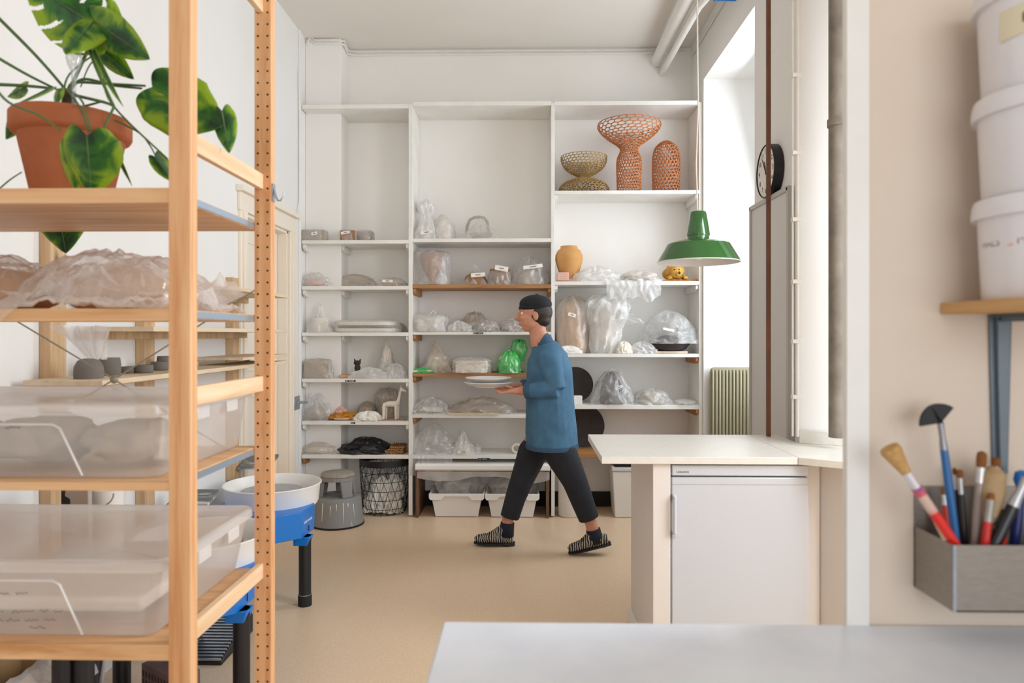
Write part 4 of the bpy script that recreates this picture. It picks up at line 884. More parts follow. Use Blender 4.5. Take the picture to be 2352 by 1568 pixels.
bag('wrapped_plate', 'thin wrapped plate with a white label near the first divider', 870, 935, 638, 'L2', prof='flat', core='bowl', cm='clay_t', cs=(.88, .35), strip=(890, 645, 24, 6, 2))
bag('wrapped_bowl', 'bowl in a tall pale tied bag on the left end of third stocked shelf', 705, 765, 698, 'L3', mat='milky', prof='tent', core='bowl', cm='clay_w', cs=(.72, .5), amp=.2)
# rounded loaf-like tray with a dark slot
t = thing('wrapped_tray', 'long rounded pale tray with a dark slot, wrapped in film', 'wrapped pottery', P(842, 765, 5.42)); cx, z = PX(842, 5.40), SH['L3']
def stad(rx, ry, z0, z1, n=36):
    return [V((cx + (rx - ry) * (1 if cos(2 * pi * k / n) > 0 else -1) + ry * cos(2 * pi * k / n), 5.42 + ry * sin(2 * pi * k / n), z0)) for k in range(n)]
rx = (PX(918, 5.4) - PX(766, 5.4)) / 2
for nm, r_, z0, z1, m_ in (('tray_base', rx * .97, .003, .032, 'clay_w'), ('slot_band', rx * .88, .033, .052, 'clay_d'), ('tray_lid', rx * .92, .053, .084, 'clay_w')):
    MB().extrude(stad(r_, .10 * r_ / rx, z + z0, z + z1), (0, 0, z1 - z0)).build(nm, M[m_], t, bevel=.008)
bagmesh(cx, 5.42, z, rx * 1.03, .117, .10, 'box', 3, .07).build('wrapping', M['film'], t, angle=48)
bag('wrapped_scraps', 'small dull bag pushed behind the long tray near the divider', 905, 935, 742, 'L3', Y=5.56, prof='flat', mat='haze', core='lump', cm='clay_b', dep=.08)
bag('wrapped_box', 'square grey bag with a knotted end at the left of fourth stocked shelf', 694, 766, 824, 'L4', mat='haze', prof='box', core='block', cm='clay_g', cs=(.8, .8), amp=.16)
bag('wrapped_figure', 'tall pale pointed bag over a white figure by the first divider', 862, 915, 778, 'L4', mat='milky', prof='tent', core='lump', cm='clay_w', cs=(.5, .8), Y=5.52, amp=.22)
bag('film_scrap', 'loose heap of crumpled film spilling over the fourth stocked shelf edge', 804, 900, 846, 'L4', mat='milky', prof='spill', Y=5.36, dep=.12, amp=.35, cat='plastic film')
bag('film_scrap', 'white crumpled film heap in the corner against the first divider', 880, 935, 836, 'L4', mat='milky', prof='dome', Y=5.40, dep=.16, amp=.3, cat='plastic film')
# small dark figurine on a base
def lumpy(mb, c, r, seed=0, amp=.12):
    m_ = MB().ball(c, r, 20, 14); c = V(c)
    for i, p in enumerate(m_.v): d = p - c; m_.v[i] = c + d * (1 + amp * NZ.noise(d * 40 + V((seed, 0, 0))))
    mb.add(m_.v, m_.f); return mb
t = thing('figurine', 'small dark clay figure of a standing animal with two ears', 'figurine', P(822, 868, 5.45)); z = SH['L4']
c = PX(821, 5.45)
mb = MB(); lumpy(mb, (c, 5.45, z + .075), (.024, .022, .03), 1); lumpy(mb, (c - .002, 5.45, z + .115), (.028, .022, .02), 2)
for s_ in (-1, 1): mb.tube([(c + s_ * .018, 5.45, z + .12), (c + s_ * .024, 5.45, z + .148)], [.009, .004], 8).tube([(c + s_ * .012, 5.45, z + .02), (c + s_ * .012, 5.45, z + .07)], .009, 8)
remesh(mb.build('figure', M['clay_d'], t), .003, 2)
B(PX(786, 5.45), 5.36, z + .001, PX(812, 5.45), 5.5, z + .025).build('clay_base', M['clay_t'], t, bevel=.005)
B(c - .04, 5.42, z + .001, c + .05, 5.49, z + .02).build('plinth', M['clay_d'], t, bevel=.004)
bag('wrapped_bowl', 'bulky bag loosely crumpled at the left end beside the orange cloth plate', 692, 760, 906, 'L5', prof='knot', core='lump', cm='clay_g', cs=(.7, .5), amp=.28)
bag('wrapped_block', 'dark brown wrapped lump behind the giraffe figure', 820, 866, 922, 'L5', Y=5.54, prof='dome', mat='haze', core='lump', cm='clay_b', cs=(.8, .85), amp=.2)
bag('wrapped_vessel', 'rounded bagged vessel standing behind the giraffe figure on the left', 862, 916, 892, 'L5', Y=5.57, mat='haze', dep=.12, prof='sack', core='dome', cm='clay_g', cs=(.8, .9), amp=.2)
bag('tissue', 'crumpled white tissue at the shelf edge beside the giraffe', 814, 878, 944, 'L5', Y=5.36, mat='paper', dep=.12, prof='flat', amp=.35, cat='tissue')
t = thing('plate', 'round pale plate carrying orange cloth and pink pieces', 'plate', P(790, 965, 5.42)); z = SH['L5']; cx = PX(790, 5.40)
MB().lathe([(0, .001), (.09, .001), (.128, .014), (.126, .018), (.09, .007), (0, .007)], (cx, 5.43, z), 48, 1, .9).build('plate_body', M['clay_w'], t, angle=60)
t = tag(bagmesh(cx + .0, 5.41, z + .010, .118, .075, .045, 'flat', 8, .4).build('cloth', M['orange'], None, angle=60), 'crumpled orange yellow cloth lying on the round plate', 'cloth')
bagmesh(PX(783, 5.43), 5.44, z + .045, .045, .04, .055, 'spill', 12, .4).build('x', M['pink'], None, angle=60); t = tag(bpy.data.objects['x'], 'pink crumpled pieces lying on the orange cloth', 'clay'); t.name = 'clay_piece'
# giraffe
t = thing('giraffe_figurine', 'unglazed white clay giraffe facing right on a small board', 'figurine', P(898, 962, 5.37)); z = SH['L5'] + .006; Y = 5.37; g = lambda px, y: V((PX(px, Y), Y, EYE + (768 - y) * Y / FPX))
mb = MB().tube([g(880, 930), g(892, 928), g(906, 928), g(914, 926)], [(.015, .02), (.022, .024), (.024, .024), (.02, .022)], 16, ref=(0, 0, 1))
mb.tube([g(912, 930), g(916, 915), g(919, 900), g(921, 892)], [.018, .012, .010, .010], 14).tube([g(919, 893), g(926, 896), g(933, 899)], [.013, .011, .007], 12)
mb.tube([g(920, 890), g(919, 885)], .003, 6).tube([g(923, 890), g(924, 885)], .003, 6)
for px_, dy in ((882, -.016), (886, .016), (910, -.016), (913, .016)): mb.tube([g(px_, 932) + V((0, dy, 0)), V((PX(px_, Y), Y + dy, z + .001))], [.013, .009], 10)
remesh(mb.build('figure', M['clay_w'], t), .003, 3)
MB().box(PX(862, Y), Y - .05, z - .005, PX(931, Y), Y + .06, z).build('board', paint('pink_board', '#b89a8c'), t)
bag('wrapped_pieces', 'dull lumpy bag at the left end of the lowest left bay shelf', 687, 778, 1016, 'L6', mat='haze', prof='spill', core='lump', cm='clay_w', cs=(.75, .6), amp=.25)
bag('black_bag', 'black plastic bag folded flat on the lowest left bay shelf', 784, 902, 1006, 'L6', Y=5.45, mat='blackbag', prof='spill', amp=.3, cat='bag')
t = thing('corrugated_pack', 'tan ribbed clay slab stack right of the black bag', 'clay', P(908, 1040, 5.4)); z = SH['L6']
mb = MB()
for k in range(4):
    mb.grid(lambda u, v, k=k: V((PX(884 + k * 5, 5.4) + (.155 - k * .018) * u, 5.34 + .16 * v, z + .008 + k * .017 + .006 * sin(u * 38 + k * 2) + .004 * NZ.noise(V((u * 5, v * 5, k))))), 60, 6)
mb.build('slabs', M['corr'], t, solid=.01)
# middle bay
bag('wrapped_vessel', 'tall twisted pale bag at the left of the topmost stocked middle shelf', 950, 1004, 462, 'M1', mat='milky', prof=[(0, 1), (.1, 1.0), (.3, .8), (.5, .45), (.62, .4), (.75, .62), (.88, .75), (.96, .55), (1, 0)], core='lump', cm='clay_w', cs=(.5, .35), Y=5.42, lean=.1, amp=.25, strip=(980, 533, 28, 7, -8))
bag('wrapped_vessel', 'rounded cream vessel bagged beside the tall twisted bag', 990, 1046, 494, 'M1', Y=5.52, mat='film', prof='dome', core='dome', cm='clay_w', cs=(.8, .85), amp=.2)
bag('wrapped_basket', 'clear bag draped over a basket form with a dark arched handle', 1052, 1158, 498, 'M1', Y=5.46, mat='film', prof='tent', core='bowl', cm='clay_g', cs=(.5, .3), amp=.12)
t = bpy.data.objects['wrapped_basket']; Y = 5.46
hp = [P(px_, y_, Y) for px_, y_ in ((1070, 545), (1073, 520), (1079, 505), (1090, 499), (1100, 498), (1112, 500), (1119, 508), (1122, 524), (1124, 545))]
MB().tube(hp, .011, 10, flat=.6).build('handle', M['clay_g'], t)
bag('wrapped_goblet', 'brown flared goblet in clear film on the upper brown shelf', 948, 1037, 577, 'M2', Y=5.42, prof='box', core='vase', cm='clay_b', cs=(.62, .93), amp=.14)
bag('wrapped_bowl', 'pointed wrapped mound with a white tag, middle of upper brown shelf', 1060, 1124, 608, 'M2', Y=5.42, prof='tent', core='dome', cm='clay_b', cs=(.85, .6), amp=.22, strip=(1098, 631, 32, 9, -4))
bag('wrapped_bowl', 'wrapped dark brown bowl with a curled paper tag on upper brown shelf', 1120, 1177, 611, 'M2', Y=5.41, prof='dome', core='bowl', cm='clay_b', cs=(.84, .8), amp=.18, strip=(1152, 616, 30, 11, 10))
bag('wrapped_bowl', 'wide rounded bag with a long white tag at right of the upper brown shelf', 1174, 1262, 592, 'M2', Y=5.44, prof='dome', core='dome', cm='clay_g', cs=(.72, .6), amp=.18, strip=(1224, 612, 44, 8, -7))
bag('wrapped_pot', 'fat white bag tied with a loop, left of the middle shelf', 943, 1031, 722, 'M3', Y=5.42, mat='milky', prof='box', core='lump', cm='clay_w', cs=(.8, .8), amp=.2)
t = bpy.data.objects['wrapped_pot']; Y = 5.36
MB().tube([P(px_, y_, Y) for px_, y_ in ((986, 725), (992, 716), (1000, 711), (1001, 717), (994, 724), (988, 728))], .003, 6).build('tie_loop', M['paper'], t)
bag('film_scrap', 'bright white torn film heap on the middle shelf', 1029, 1084, 738, 'M3', Y=5.36, dep=.1, mat='milky', prof='spill', amp=.35, cat='plastic film')
bag('wrapped_dish', 'dull bag with a folded crest behind the white film heap', 1050, 1128, 718, 'M3', Y=5.52, mat='haze', prof='spill', core='lump', cm='clay_g', cs=(.7, .5), amp=.28)
bag('wrapped_pieces', 'low lumpy clear bag right of the white film heap', 1090, 1150, 736, 'M3', Y=5.40, prof='flat', core='lump', cm='clay_g', cs=(.85, .75), amp=.25)
bag('wrapped_pieces', 'low lumpy clear bag beside the head of the walking person', 1144, 1214, 734, 'M3', Y=5.42, prof='flat', core='lump', cm='clay_g', cs=(.85, .75), amp=.25)
bag('wrapped_vessel', 'tall slanting grey bag on the lower brown shelf', 958, 1052, 784, 'M4', Y=5.46, mat='haze', prof='tent', core='lump', cm='clay_w', cs=(.55, .6), amp=.22, lean=-.12)
bag('green_slab', 'flat pale green wrapped slab at the left end of lower brown shelf', 944, 998, 845, 'M4', Y=5.36, dep=.1, mat='greenbag', prof='flat', core='block', cm='clay_w', cs=(.8, .5), amp=.25)
bag('wrapped_box', 'wrapped low box in the middle of the lower brown shelf', 1040, 1130, 822, 'M4', Y=5.40, mat='film', prof='box', core='block', cm='clay_w', cs=(.8, .8), amp=.2)
bag('green_bag', 'bright green tied plastic bag on the lower brown shelf', 1142, 1196, 806, 'M4', Y=5.38, mat='greenbag', prof='dome', core='lump', cm='clay_w', cs=(.8, .9), amp=.24)
t = bpy.data.objects['green_bag']; bagmesh(PX(1190, 5.42), 5.44, SH['M4'] + .08, .06, .05, .165, 'sack', 5, .3, (.01, 0)).build('tied_top', M['greenbag'], t, angle=48)
bag('wrapped_pieces', 'small clear bag between the green bag and the person', 1206, 1262, 824, 'M4', Y=5.44, prof='flat', core='lump', cm='clay_g', amp=.25)
bag('film_scrap', 'wide heap of crumpled clear film left on the shelf below the lower brown one', 945, 1036, 915, 'M5', Y=5.42, mat='film', prof='spill', amp=.35, core='lump', cm='clay_w', cs=(.6, .4), cat='plastic film')
bag('wrapped_dish', 'wide wrapped platter on a thin board behind the carried plates', 1036, 1175, 912, 'M5', Y=5.44, mat='haze', prof='spill', core='bowl', cm='clay_g', cs=(.75, .45), amp=.28)
z = SH['M5']; tag(B(PX(1030, 5.36), 5.285, z + .0008, PX(1146, 5.36), 5.55, z + .009).build('ware_board', M['ply'], None), 'thin pale ware board lying under the wide wrapped platter', 'board')
bag('film_scrap', 'big drooping heap of film at the left end of lowest middle shelf', 945, 1045, 978, 'M6', Y=5.44, mat='film', prof='spill', amp=.32, cat='plastic film')
zt = SH['M6']
def drape(name, label, x0, x1, zt, zb, yf, m='film', seed=0, yback=5.45, rag=.3):
    def f(u, v):
        x = x0 + (x1 - x0) * u; s_ = v * 2
        if s_ < .6: y = yback + (yf - yback) * (s_ / .6); z = zt + .006 + .012 * NZ.noise(V((u * 7, v * 6, seed)))
        else:
            k_ = (s_ - .6) / 1.4; low = zb + (zt - zb) * rag * (NZ.noise(V((u * 4.5, seed, 0))) + .4 * NZ.noise(V((u * 14, seed, 1)))); z = zt + .006 + (low - zt) * k_; y = yf - .006 - .012 * abs(NZ.noise(V((u * 9, v * 2, seed + 3)))) - .012 * sin(k_ * pi)
        return V((x + .012 * NZ.noise(V((v * 5, u * 3, seed))), y, z))
    return tag(MB().grid(f, 50, 26).build(name, M[m], None, angle=50), label, 'plastic film')
drape('film_sheet', 'clear film hanging over the edge of the lowest middle shelf', PX(944, YS), PX(1040, YS), zt, Z(1095), YS - .006, 'film', 3)
bag('wrapped_vessel', 'white peaked tent-like bag on the lowest middle shelf', 1033, 1094, 988, 'M6', Y=5.42, mat='milky', prof='tent', core='bowl', cm='clay_w', cs=(.6, .4), amp=.2, strip=(1064, 1037, 26, 5, -5))
bag('wrapped_cup', 'small knotted bag nestled right of the peaked white bag', 1088, 1106, 1020, 'M6', Y=5.46, mat='milky', prof='dome', amp=.2)
t = thing('tape_roll', 'cream tape roll on the lowest middle shelf beside the person', 'roll', P(1186, 1045, 5.4)); z = SH['M6'] + .001; p = V((PX(1187, 5.4), 5.40, z))
m_ = MB().lathe([(.025, -.02), (.04, -.02), (.04, .02), (.025, .02), (.025, -.02)], (0, 0, 0), 32); m_.v = [p + V((q.x, q.z, q.y + .04)) for q in m_.v]; m_.build('roll', M['clay_w'], t, angle=50)
# film sheet under the bench front and the two tubs
z0 = Z(1080)
def under(u, v): return V((PX(958, 5.27) + (PX(1262, 5.27) - PX(958, 5.27)) * u, 5.266 + .01 * sin(u * 30) * v, z0 - .004 - v * (.05 + .035 * abs(NZ.noise(V((u * 5, 3, 1)))) + .02 * sin(u * 9))))
tag(MB().grid(under, 60, 10).build('film_sheet', M['milky'], None, angle=60), 'milky film hanging below the rounded bench front', 'plastic film')
def bin_(label, px0, px1):
    Yb = 5.275; t = thing('storage_tub', label, 'tub', P((px0 + px1) / 2, 1188, 5.43), 'white storage tubs under the bench')
    x0, x1 = PX(px0, Yb), PX(px1, Yb); zt, k_ = EYE + (768 - 1134) * Yb / FPX, .042
    def sec(e, z): return [V((x0 + k_ * e, Yb + .018 * e, z)), V((x1 - k_ * e, Yb + .018 * e, z)), V((x1 - k_ * e, 5.60 - .03 * e, z)), V((x0 + k_ * e, 5.60 - .03 * e, z))]
    a, b_, c, d_ = sec(1.15, .004), sec(.35, zt - .004), sec(.42, zt - .006), sec(1.22, .012)
    MB().add(a + b_ + c + d_, [(3, 2, 1, 0)] + [(i, (i + 1) % 4, 4 + (i + 1) % 4, 4 + i) for i in range(4)] + [(4 + i, 4 + (i + 1) % 4, 8 + (i + 1) % 4, 8 + i) for i in range(4)] + [(8 + i, 8 + (i + 1) % 4, 12 + (i + 1) % 4, 12 + i) for i in range(4)] + [(12, 13, 14, 15)]).build('tub_body', M['bucketwarm'], t, bevel=.004)
    xm = (x0 + x1) / 2; zf = zt - .046
    pts = [(x0, zt), (x1, zt), (x1, zt - .035), (x1 - .012, zt - .05), (xm + .115, zt - .05), (xm + .092, zt - .022), (xm - .092, zt - .022), (xm - .115, zt - .05), (x0 + .012, zt - .05), (x0, zt - .035)]
    MB().extrude([V((x, Yb - .004, z)) for x, z in pts], (0, .008, 0)).box(x0, Yb + .004, zt - .035, x0 + .012, 5.60, zt).box(x1 - .012, Yb + .004, zt - .035, x1, 5.60, zt).box(x0, 5.592, zt - .035, x1, 5.60, zt).build('rim', M['whiteplas'], t, bevel=.003)
    return t, x0, x1, zt
M['bucketwarm'] = paint('white_tub_plastic', '#e3dfda', rough=.4)
for i, (a, b_) in enumerate(((985, 1112), (1114, 1239))):
    t, x0, x1, zt = bin_(['left white storage tub full of plastic under the bench', 'right white storage tub full of plastic under the bench'][i], a, b_)
    tg = tag(bagmesh((x0 + x1) / 2, 5.43, .04, (x1 - x0) / 2 - .045, .12, zt + .075, [(0, .8), (.4, .9), (.62, .98), (.75, 1.12), (.88, .95), (.95, .6), (1, 0)], 3 + i * 5, .24).build('film_heap', M['film'], None, angle=48), ['heap of used plastic film stuffed in the left storage tub', 'heap of used plastic film stuffed in the right storage tub'][i], 'plastic film')
    tg2 = tag(bagmesh((x0 + x1) / 2 - .02, 5.43, .045, (x1 - x0) / 2 - .07, .10, zt + .02, 'dome', 9 + i, .25).build('film_wad', M['milky'], None, angle=48), ['pale wad of film deep inside the left storage tub', 'pale wad of film deep inside the right storage tub'][i], 'plastic film')
# right bay: woven clay vessels
def lattice(name, label, px, prof, n, mat, th, rows=16, Y=5.47):
    z = SH['Rt'] + .002; cx = PX(px, Y); k_ = Y / FPX
    pts = [(r * k_, h * k_) for r, h in prof]
    seg = [0]
    for a, b_ in zip(pts[:-1], pts[1:]): seg.append(seg[-1] + math.hypot(b_[0] - a[0], b_[1] - a[1]))
    L = seg[-1]; rav = sum(p[0] for p in pts) / len(pts); L = L
    def at(s_):
        s_ = min(max(s_, 0), L)
        for i in range(len(seg) - 1):
            if s_ <= seg[i + 1] + 1e-9: f = (s_ - seg[i]) / max(seg[i + 1] - seg[i], 1e-9); return pts[i][0] + (pts[i + 1][0] - pts[i][0]) * f, pts[i][1] + (pts[i + 1][1] - pts[i][1]) * f
        return pts[-1]
    vs, fs, idx = [], [], {}
    def vid(j, a2, dz):           # hexagon lattice vertices
        key = (j, a2 % (2 * n))
        if key not in idx:
            jj, k2 = key; up = ((jj + k2) % 2 == 0); r, h = at(L * (jj + (.28 if up else -.0)) / (rows + .28)); a = 2 * pi * k2 / (2 * n)
            a += jj * .03
            idx[key] = len(vs); vs.append(V((cx + cos(a) * r, Y + sin(a) * r, z + h)))
        return idx[key]
    for j in range(rows):
        for k2 in range(j % 2, 2 * n, 2):
            fs.append((vid(j, k2, 0), vid(j, k2 + 1, 0), vid(j, k2 + 2, 0), vid(j + 1, k2 + 2, 0), vid(j + 1, k2 + 1, 0), vid(j + 1, k2, 0)))
    o = MB().add(vs, fs).build(name, M[mat], None, angle=180)
    w = o.modifiers.new('wire', 'WIREFRAME'); w.thickness = th; w.use_replace = True; w.use_even_offset = False
    q = o.modifiers.new('sub', 'SUBSURF'); q.levels = q.render_levels = 1
    return tag(o, label, 'vase', 'woven clay vessels on the top right shelf')
lattice('woven_vase', 'straw coloured open woven vessel, low dome with a bowl on top', 1341, [(57, 2), (58, 10), (55, 18), (46, 26), (30, 33), (14, 38), (15, 42), (30, 50), (44, 60), (51, 72), (53, 82), (52, 87)], 32, 'lat_y', .0075, 21)
lattice('woven_vase', 'tallest orange woven goblet with a wide flaring cup', 1445, [(27, 1), (28, 40), (29, 65), (27, 80), (21, 92), (19, 100), (28, 110), (48, 124), (66, 140), (73, 152), (70, 158)], 25, 'lat_o', .0085, 25, 5.40)
lattice('woven_vase', 'orange woven bullet shaped dome, rightmost on its shelf', 1530, [(30, 1), (31, 50), (31, 80), (29, 96), (24, 108), (15, 117), (5, 121)], 22, 'lat_o', .0085, 17)
# shelf below
Yj = 5.44; kj = Yj / FPX; z = SH['R1'] + .001
t = tag(MB().lathe([(0, z), (17 * kj, z), (19 * kj, z + 12 * kj), (27 * kj, z + 34 * kj), (31.5 * kj, z + 52 * kj), (31 * kj, z + 62 * kj), (26 * kj, z + 73 * kj), (19.5 * kj, z + 78 * kj), (19.5 * kj, z + 83 * kj), (17.5 * kj, z + 83 * kj), (17 * kj, z + 76 * kj), (0, z + 70 * kj)], (PX(1307, Yj), Yj, 0), 56).build('jar', M['ochre'], None, angle=60), 'round ochre clay jar with a short neck beside the second divider', 'jar')
t = thing('clay_piece', 'small pinkish clay block with rows of dots under the ochre jar', 'clay', P(1295, 645, 5.34)); a, b_ = PX(1279, 5.33), PX(1308, 5.33)
MB().box(a + .004, 5.322, z + .006, b_ - .006, 5.37, z + .07).build('block', M['pink'], t, bevel=.004); B(a - .002, 5.315, z, b_, 5.375, z + .006).build('base_tile', M['brownwood'], t)
mb = MB()
for i in range(3):
    for j in range(3): mb.ball((a + .03 + i * .016, 5.3215, z + .02 + j * .016), (.002, .001, .002), 8, 6)
mb.build('dots', M['ink'], t)
bag('film_scrap', 'milky film heap sprawling in the middle of the ochre jar shelf', 1312, 1428, 612, 'R1', Y=5.40, dep=.16, mat='milky', prof='spill', amp=.32, cat='plastic film')
bag('wrapped_plate', 'low pale plate under film beside the lion figure', 1420, 1516, 622, 'R1', Y=5.42, mat='milky', prof='flat', core='bowl', cm='clay_t', cs=(.8, .5), amp=.25)
drape('film_sheet', 'milky film sheet hanging over the edge of the ochre jar shelf', PX(1392, YS), PX(1517, YS), SH['R1'], Z(688), YS - .006, 'milky', 8, 5.4, .28)
z = SH['R1'] + .001; t = thing('lion_figurine', 'yellow clay lion with open mouth lying on a board', 'figurine', P(1550, 645, 5.38))
Y = 5.38; g = lambda px, y, dy=0: V((PX(px, Y), Y + dy, EYE + (768 - y) * Y / FPX))
B(PX(1520, Y), 5.33, z, PX(1609, Y), 5.50, z + .014).build('board', M['corr'], t, bevel=.002)
mb = MB(); zf = z + .015
mb.ball((PX(1546, Y), 5.43, zf + .05), (.075, .06, .05)); mb.ball(g(1551, 625, -.02), (.055, .045, .052)); mb.ball(g(1554, 632, -.055), (.022, .02, .016))
for i in range(22):
    a = 2 * pi * i / 22; mb.ball(g(1551, 624, -.0) + V((cos(a) * .056, .004 * (i % 3), sin(a) * .054)), (.017, .014, .017), 10, 7)
for s_ in (1536, 1572):
    mb.tube([(PX(s_, Y), 5.42, zf + .02), (PX(s_, Y), 5.345, zf + .013)], [.018, .016], 12)
    for q in (-1, 0, 1): mb.ball((PX(s_, Y) + q * .011, 5.336, zf + .012), (.007, .012, .012), 10, 8)
remesh(mb.build('lion', paint('yellow_clay', '#cf9e46', '#a8762a', 60, .75), t), .0032, 1)
mb = MB()
for a, b_ in ((1546, 621), (1556, 621)): mb.ball(g(a, b_, -.062), .0045, 10, 8)
mb.ball(g(1556, 629, -.075), (.009, .006, .011), 12, 8); mb.build('face_marks', M['clay_d'], t)
# big bags
bag('wrapped_vessel', 'tall dull brown bagged form right beside the second divider', 1274, 1352, 682, 'R2', Y=5.46, mat='haze', prof=[(0, .85), (.1, .9), (.4, 1), (.75, .98), (.9, .8), (.97, .45), (1, 0)], core='dome', cm='clay_t', cs=(.85, .93), amp=.14, strip=(1314, 723, 18, 8, 16))
bag('foam_bag', 'low white padded bag at the foot of the tall brown bagged form', 1276, 1336, 794, 'R2', Y=5.345, dep=.07, mat='paper', prof='flat', amp=.25, cat='bag')
bag('plastic_sack', 'big white knotted sack leaning right, largest bag on the shelving', 1338, 1440, 678, 'R2', Y=5.44, dep=.3, mat='milky', prof=[(0, .62), (.08, .72), (.25, .74), (.42, .82), (.6, 1.0), (.75, 1.08), (.88, .98), (.96, .7), (1, 0)], core='lump', cm='clay_w', cs=(.6, .85), amp=.24, lean=.08)
t = bpy.data.objects['plastic_sack']
def flap(u, v): q = P(1415, 722, 5.40).lerp(P(1478, 742, 5.37), u); w_ = (1 - u) * .16 + .01; return q + V((0, .02 * sin(v * 9 + u * 4), (v - .5) * w_ + .02 * NZ.noise(V((u * 5, v * 5, 1)))))
MB().grid(flap, 20, 16).build('loose_flap', M['milky'], t, angle=60)
MB().grid(lambda u, v: P(1408, 690, 5.40).lerp(P(1448, 700, 5.37), u) + V((0, .02 * sin(v * 8), (v - .5) * (.05 + .05 * u) + .015 * NZ.noise(V((u * 6, v * 6, 4))))), 14, 12).build('handle_flap', M['milky'], t, angle=60)
MB().tube([P(a, b_, 5.32) for a, b_ in ((1398, 690), (1404, 702), (1412, 709), (1420, 700), (1424, 690))], .005, 8).build('bag_handle', M['paper'], t)
bag('paper_pack', 'small cream and yellow packet between the white sack and dark bowl', 1416, 1452, 784, 'R2', Y=5.36, dep=.1, mat='cream', prof='flat', amp=.2, cat='packet')
bag('film_scrap', 'clear film lying between the packet and the dark bowl board', 1444, 1508, 786, 'R2', Y=5.38, dep=.14, mat='milky', prof='flat', amp=.3, cat='plastic film')
t = thing('bagged_bowl', 'dark shallow bowl on a wooden bat inside a billowing clear bag', 'wrapped pottery', P(1536, 808, 5.45)); z = SH['R2'] + .001; cx = PX(1536, 5.45); k_ = 5.45 / FPX
B(PX(1503, 5.42), 5.34, z, PX(1574, 5.42), 5.54, z + .018).build('bat', M['ply'], t, bevel=.002)
MB().lathe([(0, .019), (28 * k_, .019), (38 * k_, .034), (47 * k_, .075), (46 * k_, .08), (0, .078)], (cx, 5.44, z), 48).build('bowl', M['clay_d'], t, angle=50)
MB().ball((cx - .01, 5.44, z + .10), (.09, .08, .04), 24, 14).build('dark_lump', M['clay_d'], t)
bagmesh(cx, 5.44, z + .075, 64 * k_, .165, 73 * k_, [(0, 1.12), (.06, 1.1), (.14, .98), (.35, .92), (.6, .8), (.82, .6), (.94, .35), (1, 0)], 6, .18).build('wrapping', M['film'], t, angle=48)
p = P(1536, 757, 5.27); s_ = MB().obox(p, (.085, .001, .017), (0, R(12), 0)).build('paper_label', M['paper'], t)
# shelf R3
def disc(name, label, px, y0, y1, key, Y, rpx, mat='clay_d'):
    z = SH[key]; r = rpx * Y / FPX; c_ = V((PX(px, Y), Y, z + r * .97 + .004))
    t = thing(name, label, 'plate', (c_.x, Y, z))
    m_ = MB().lathe([(0, -.012), (r * .6, -.012), (r, .004), (r, .012), (r * .6, -.002), (0, -.002)], (0, 0, 0), 56); rot = Matrix.Rotation(R(80), 3, 'X')
    m_.v = [c_ + rot @ q for q in m_.v]; m_.build('plate_body', M[mat], t, angle=50); return t
disc('standing_plate', 'dark brown plate standing on edge behind the persons back', 1322, 850, 930, 'R3', 5.56, 40)
bag('wrapped_vessel', 'dark vessel in a shiny clear gathered bag, on the shelf under the white sack', 1360, 1452, 850, 'R3', Y=5.42, mat='film', prof=[(0, 1.08), (.1, 1.08), (.25, 1.0), (.5, .85), (.75, .62), (.92, .4), (1, 0)], core='dome', cm='clay_d', cs=(.62, .96), amp=.16, strip=(1422, 890, 17, 6, -28))
bag('wrapped_bowl', 'grey round lidded bowl in a ruffled clear bag', 1455, 1538, 894, 'R3', Y=5.44, mat='film', prof=[(0, 1.1), (.2, 1.12), (.3, .98), (.6, .9), (.85, .75), (.95, .5), (1, 0)], core='dome', cm='clay_g', cs=(.78, .9), amp=.2)
bag('wrapped_plate', 'thin wrapped plate beside the ruffled bag, at the far right shelf end', 1543, 1607, 917, 'R3', Y=5.40, mat='film', prof='flat', core='bowl', cm='clay_w', cs=(.85, .5), amp=.2)
z = SH['R3']; tag(B(PX(1316, 5.36), 5.34, z + .001, PX(1337, 5.36), 5.42, z + .065).build('carton', M['paper'], None, bevel=.003), 'small white carton on the shelf at the persons elbow', 'box')
z = SH['R4']; disc('standing_plate', 'large dark plate standing on the brown wood shelf left of the worktop', 1340, 958, 1037, 'R4', 5.56, 48)
# floor things
t = thing('step_stool', 'round grey plastic step stool with paint drips below the left bay', 'stool', (-1.385, 5.1, 0)); c_ = (-1.385, 5.10, 0)
MB().lathe([(0, .002), (.188, .002), (.190, .012), (.186, .02), (.168, .19), (.160, .205), (.150, .210), (0, .210)], c_, 64).build('base', M['stool'], t, angle=50)
MB().lathe([(.1885, .0), (.193, .002), (.193, .012), (.1885, .014)], c_, 64).build('rubber_ring', M['blackrub'], t)
MB().lathe([(0, .352), (.118, .352), (.122, .356), (.120, .372), (.112, .378), (0, .380)], c_, 56).build('step_top', M['stooltop'], t, angle=50)
MB().lathe([(.120, .325), (.124, .327), (.1215, .3515), (.117, .3515)], c_, 56).build('top_ring', M['stool'], t)
for a, z0_, z1_, w_ in ((-112, .205, .06, .004), (-92, .19, .10, .003), (-78, .20, .13, .0035), (-62, .205, .03, .003), (-50, .2, .15, .004), (-35, .19, .07, .003)):
    def dr_(z, da): r_ = .186 - (z - .02) * (.018 / .17) + .0012; return V(c_) + V((cos(R(a + da)) * r_, sin(R(a + da)) * r_, z))
    q_ = w_ / .18 * 57; MB().add([dr_(z0_ - .02, -q_), dr_(z0_ - .02, q_), dr_(z1_, q_ * .5), dr_(z1_, -q_ * .5)], [(0, 1, 2, 3)]).build('paint_drip', M['cream'], t, solid=.0008, off=0)
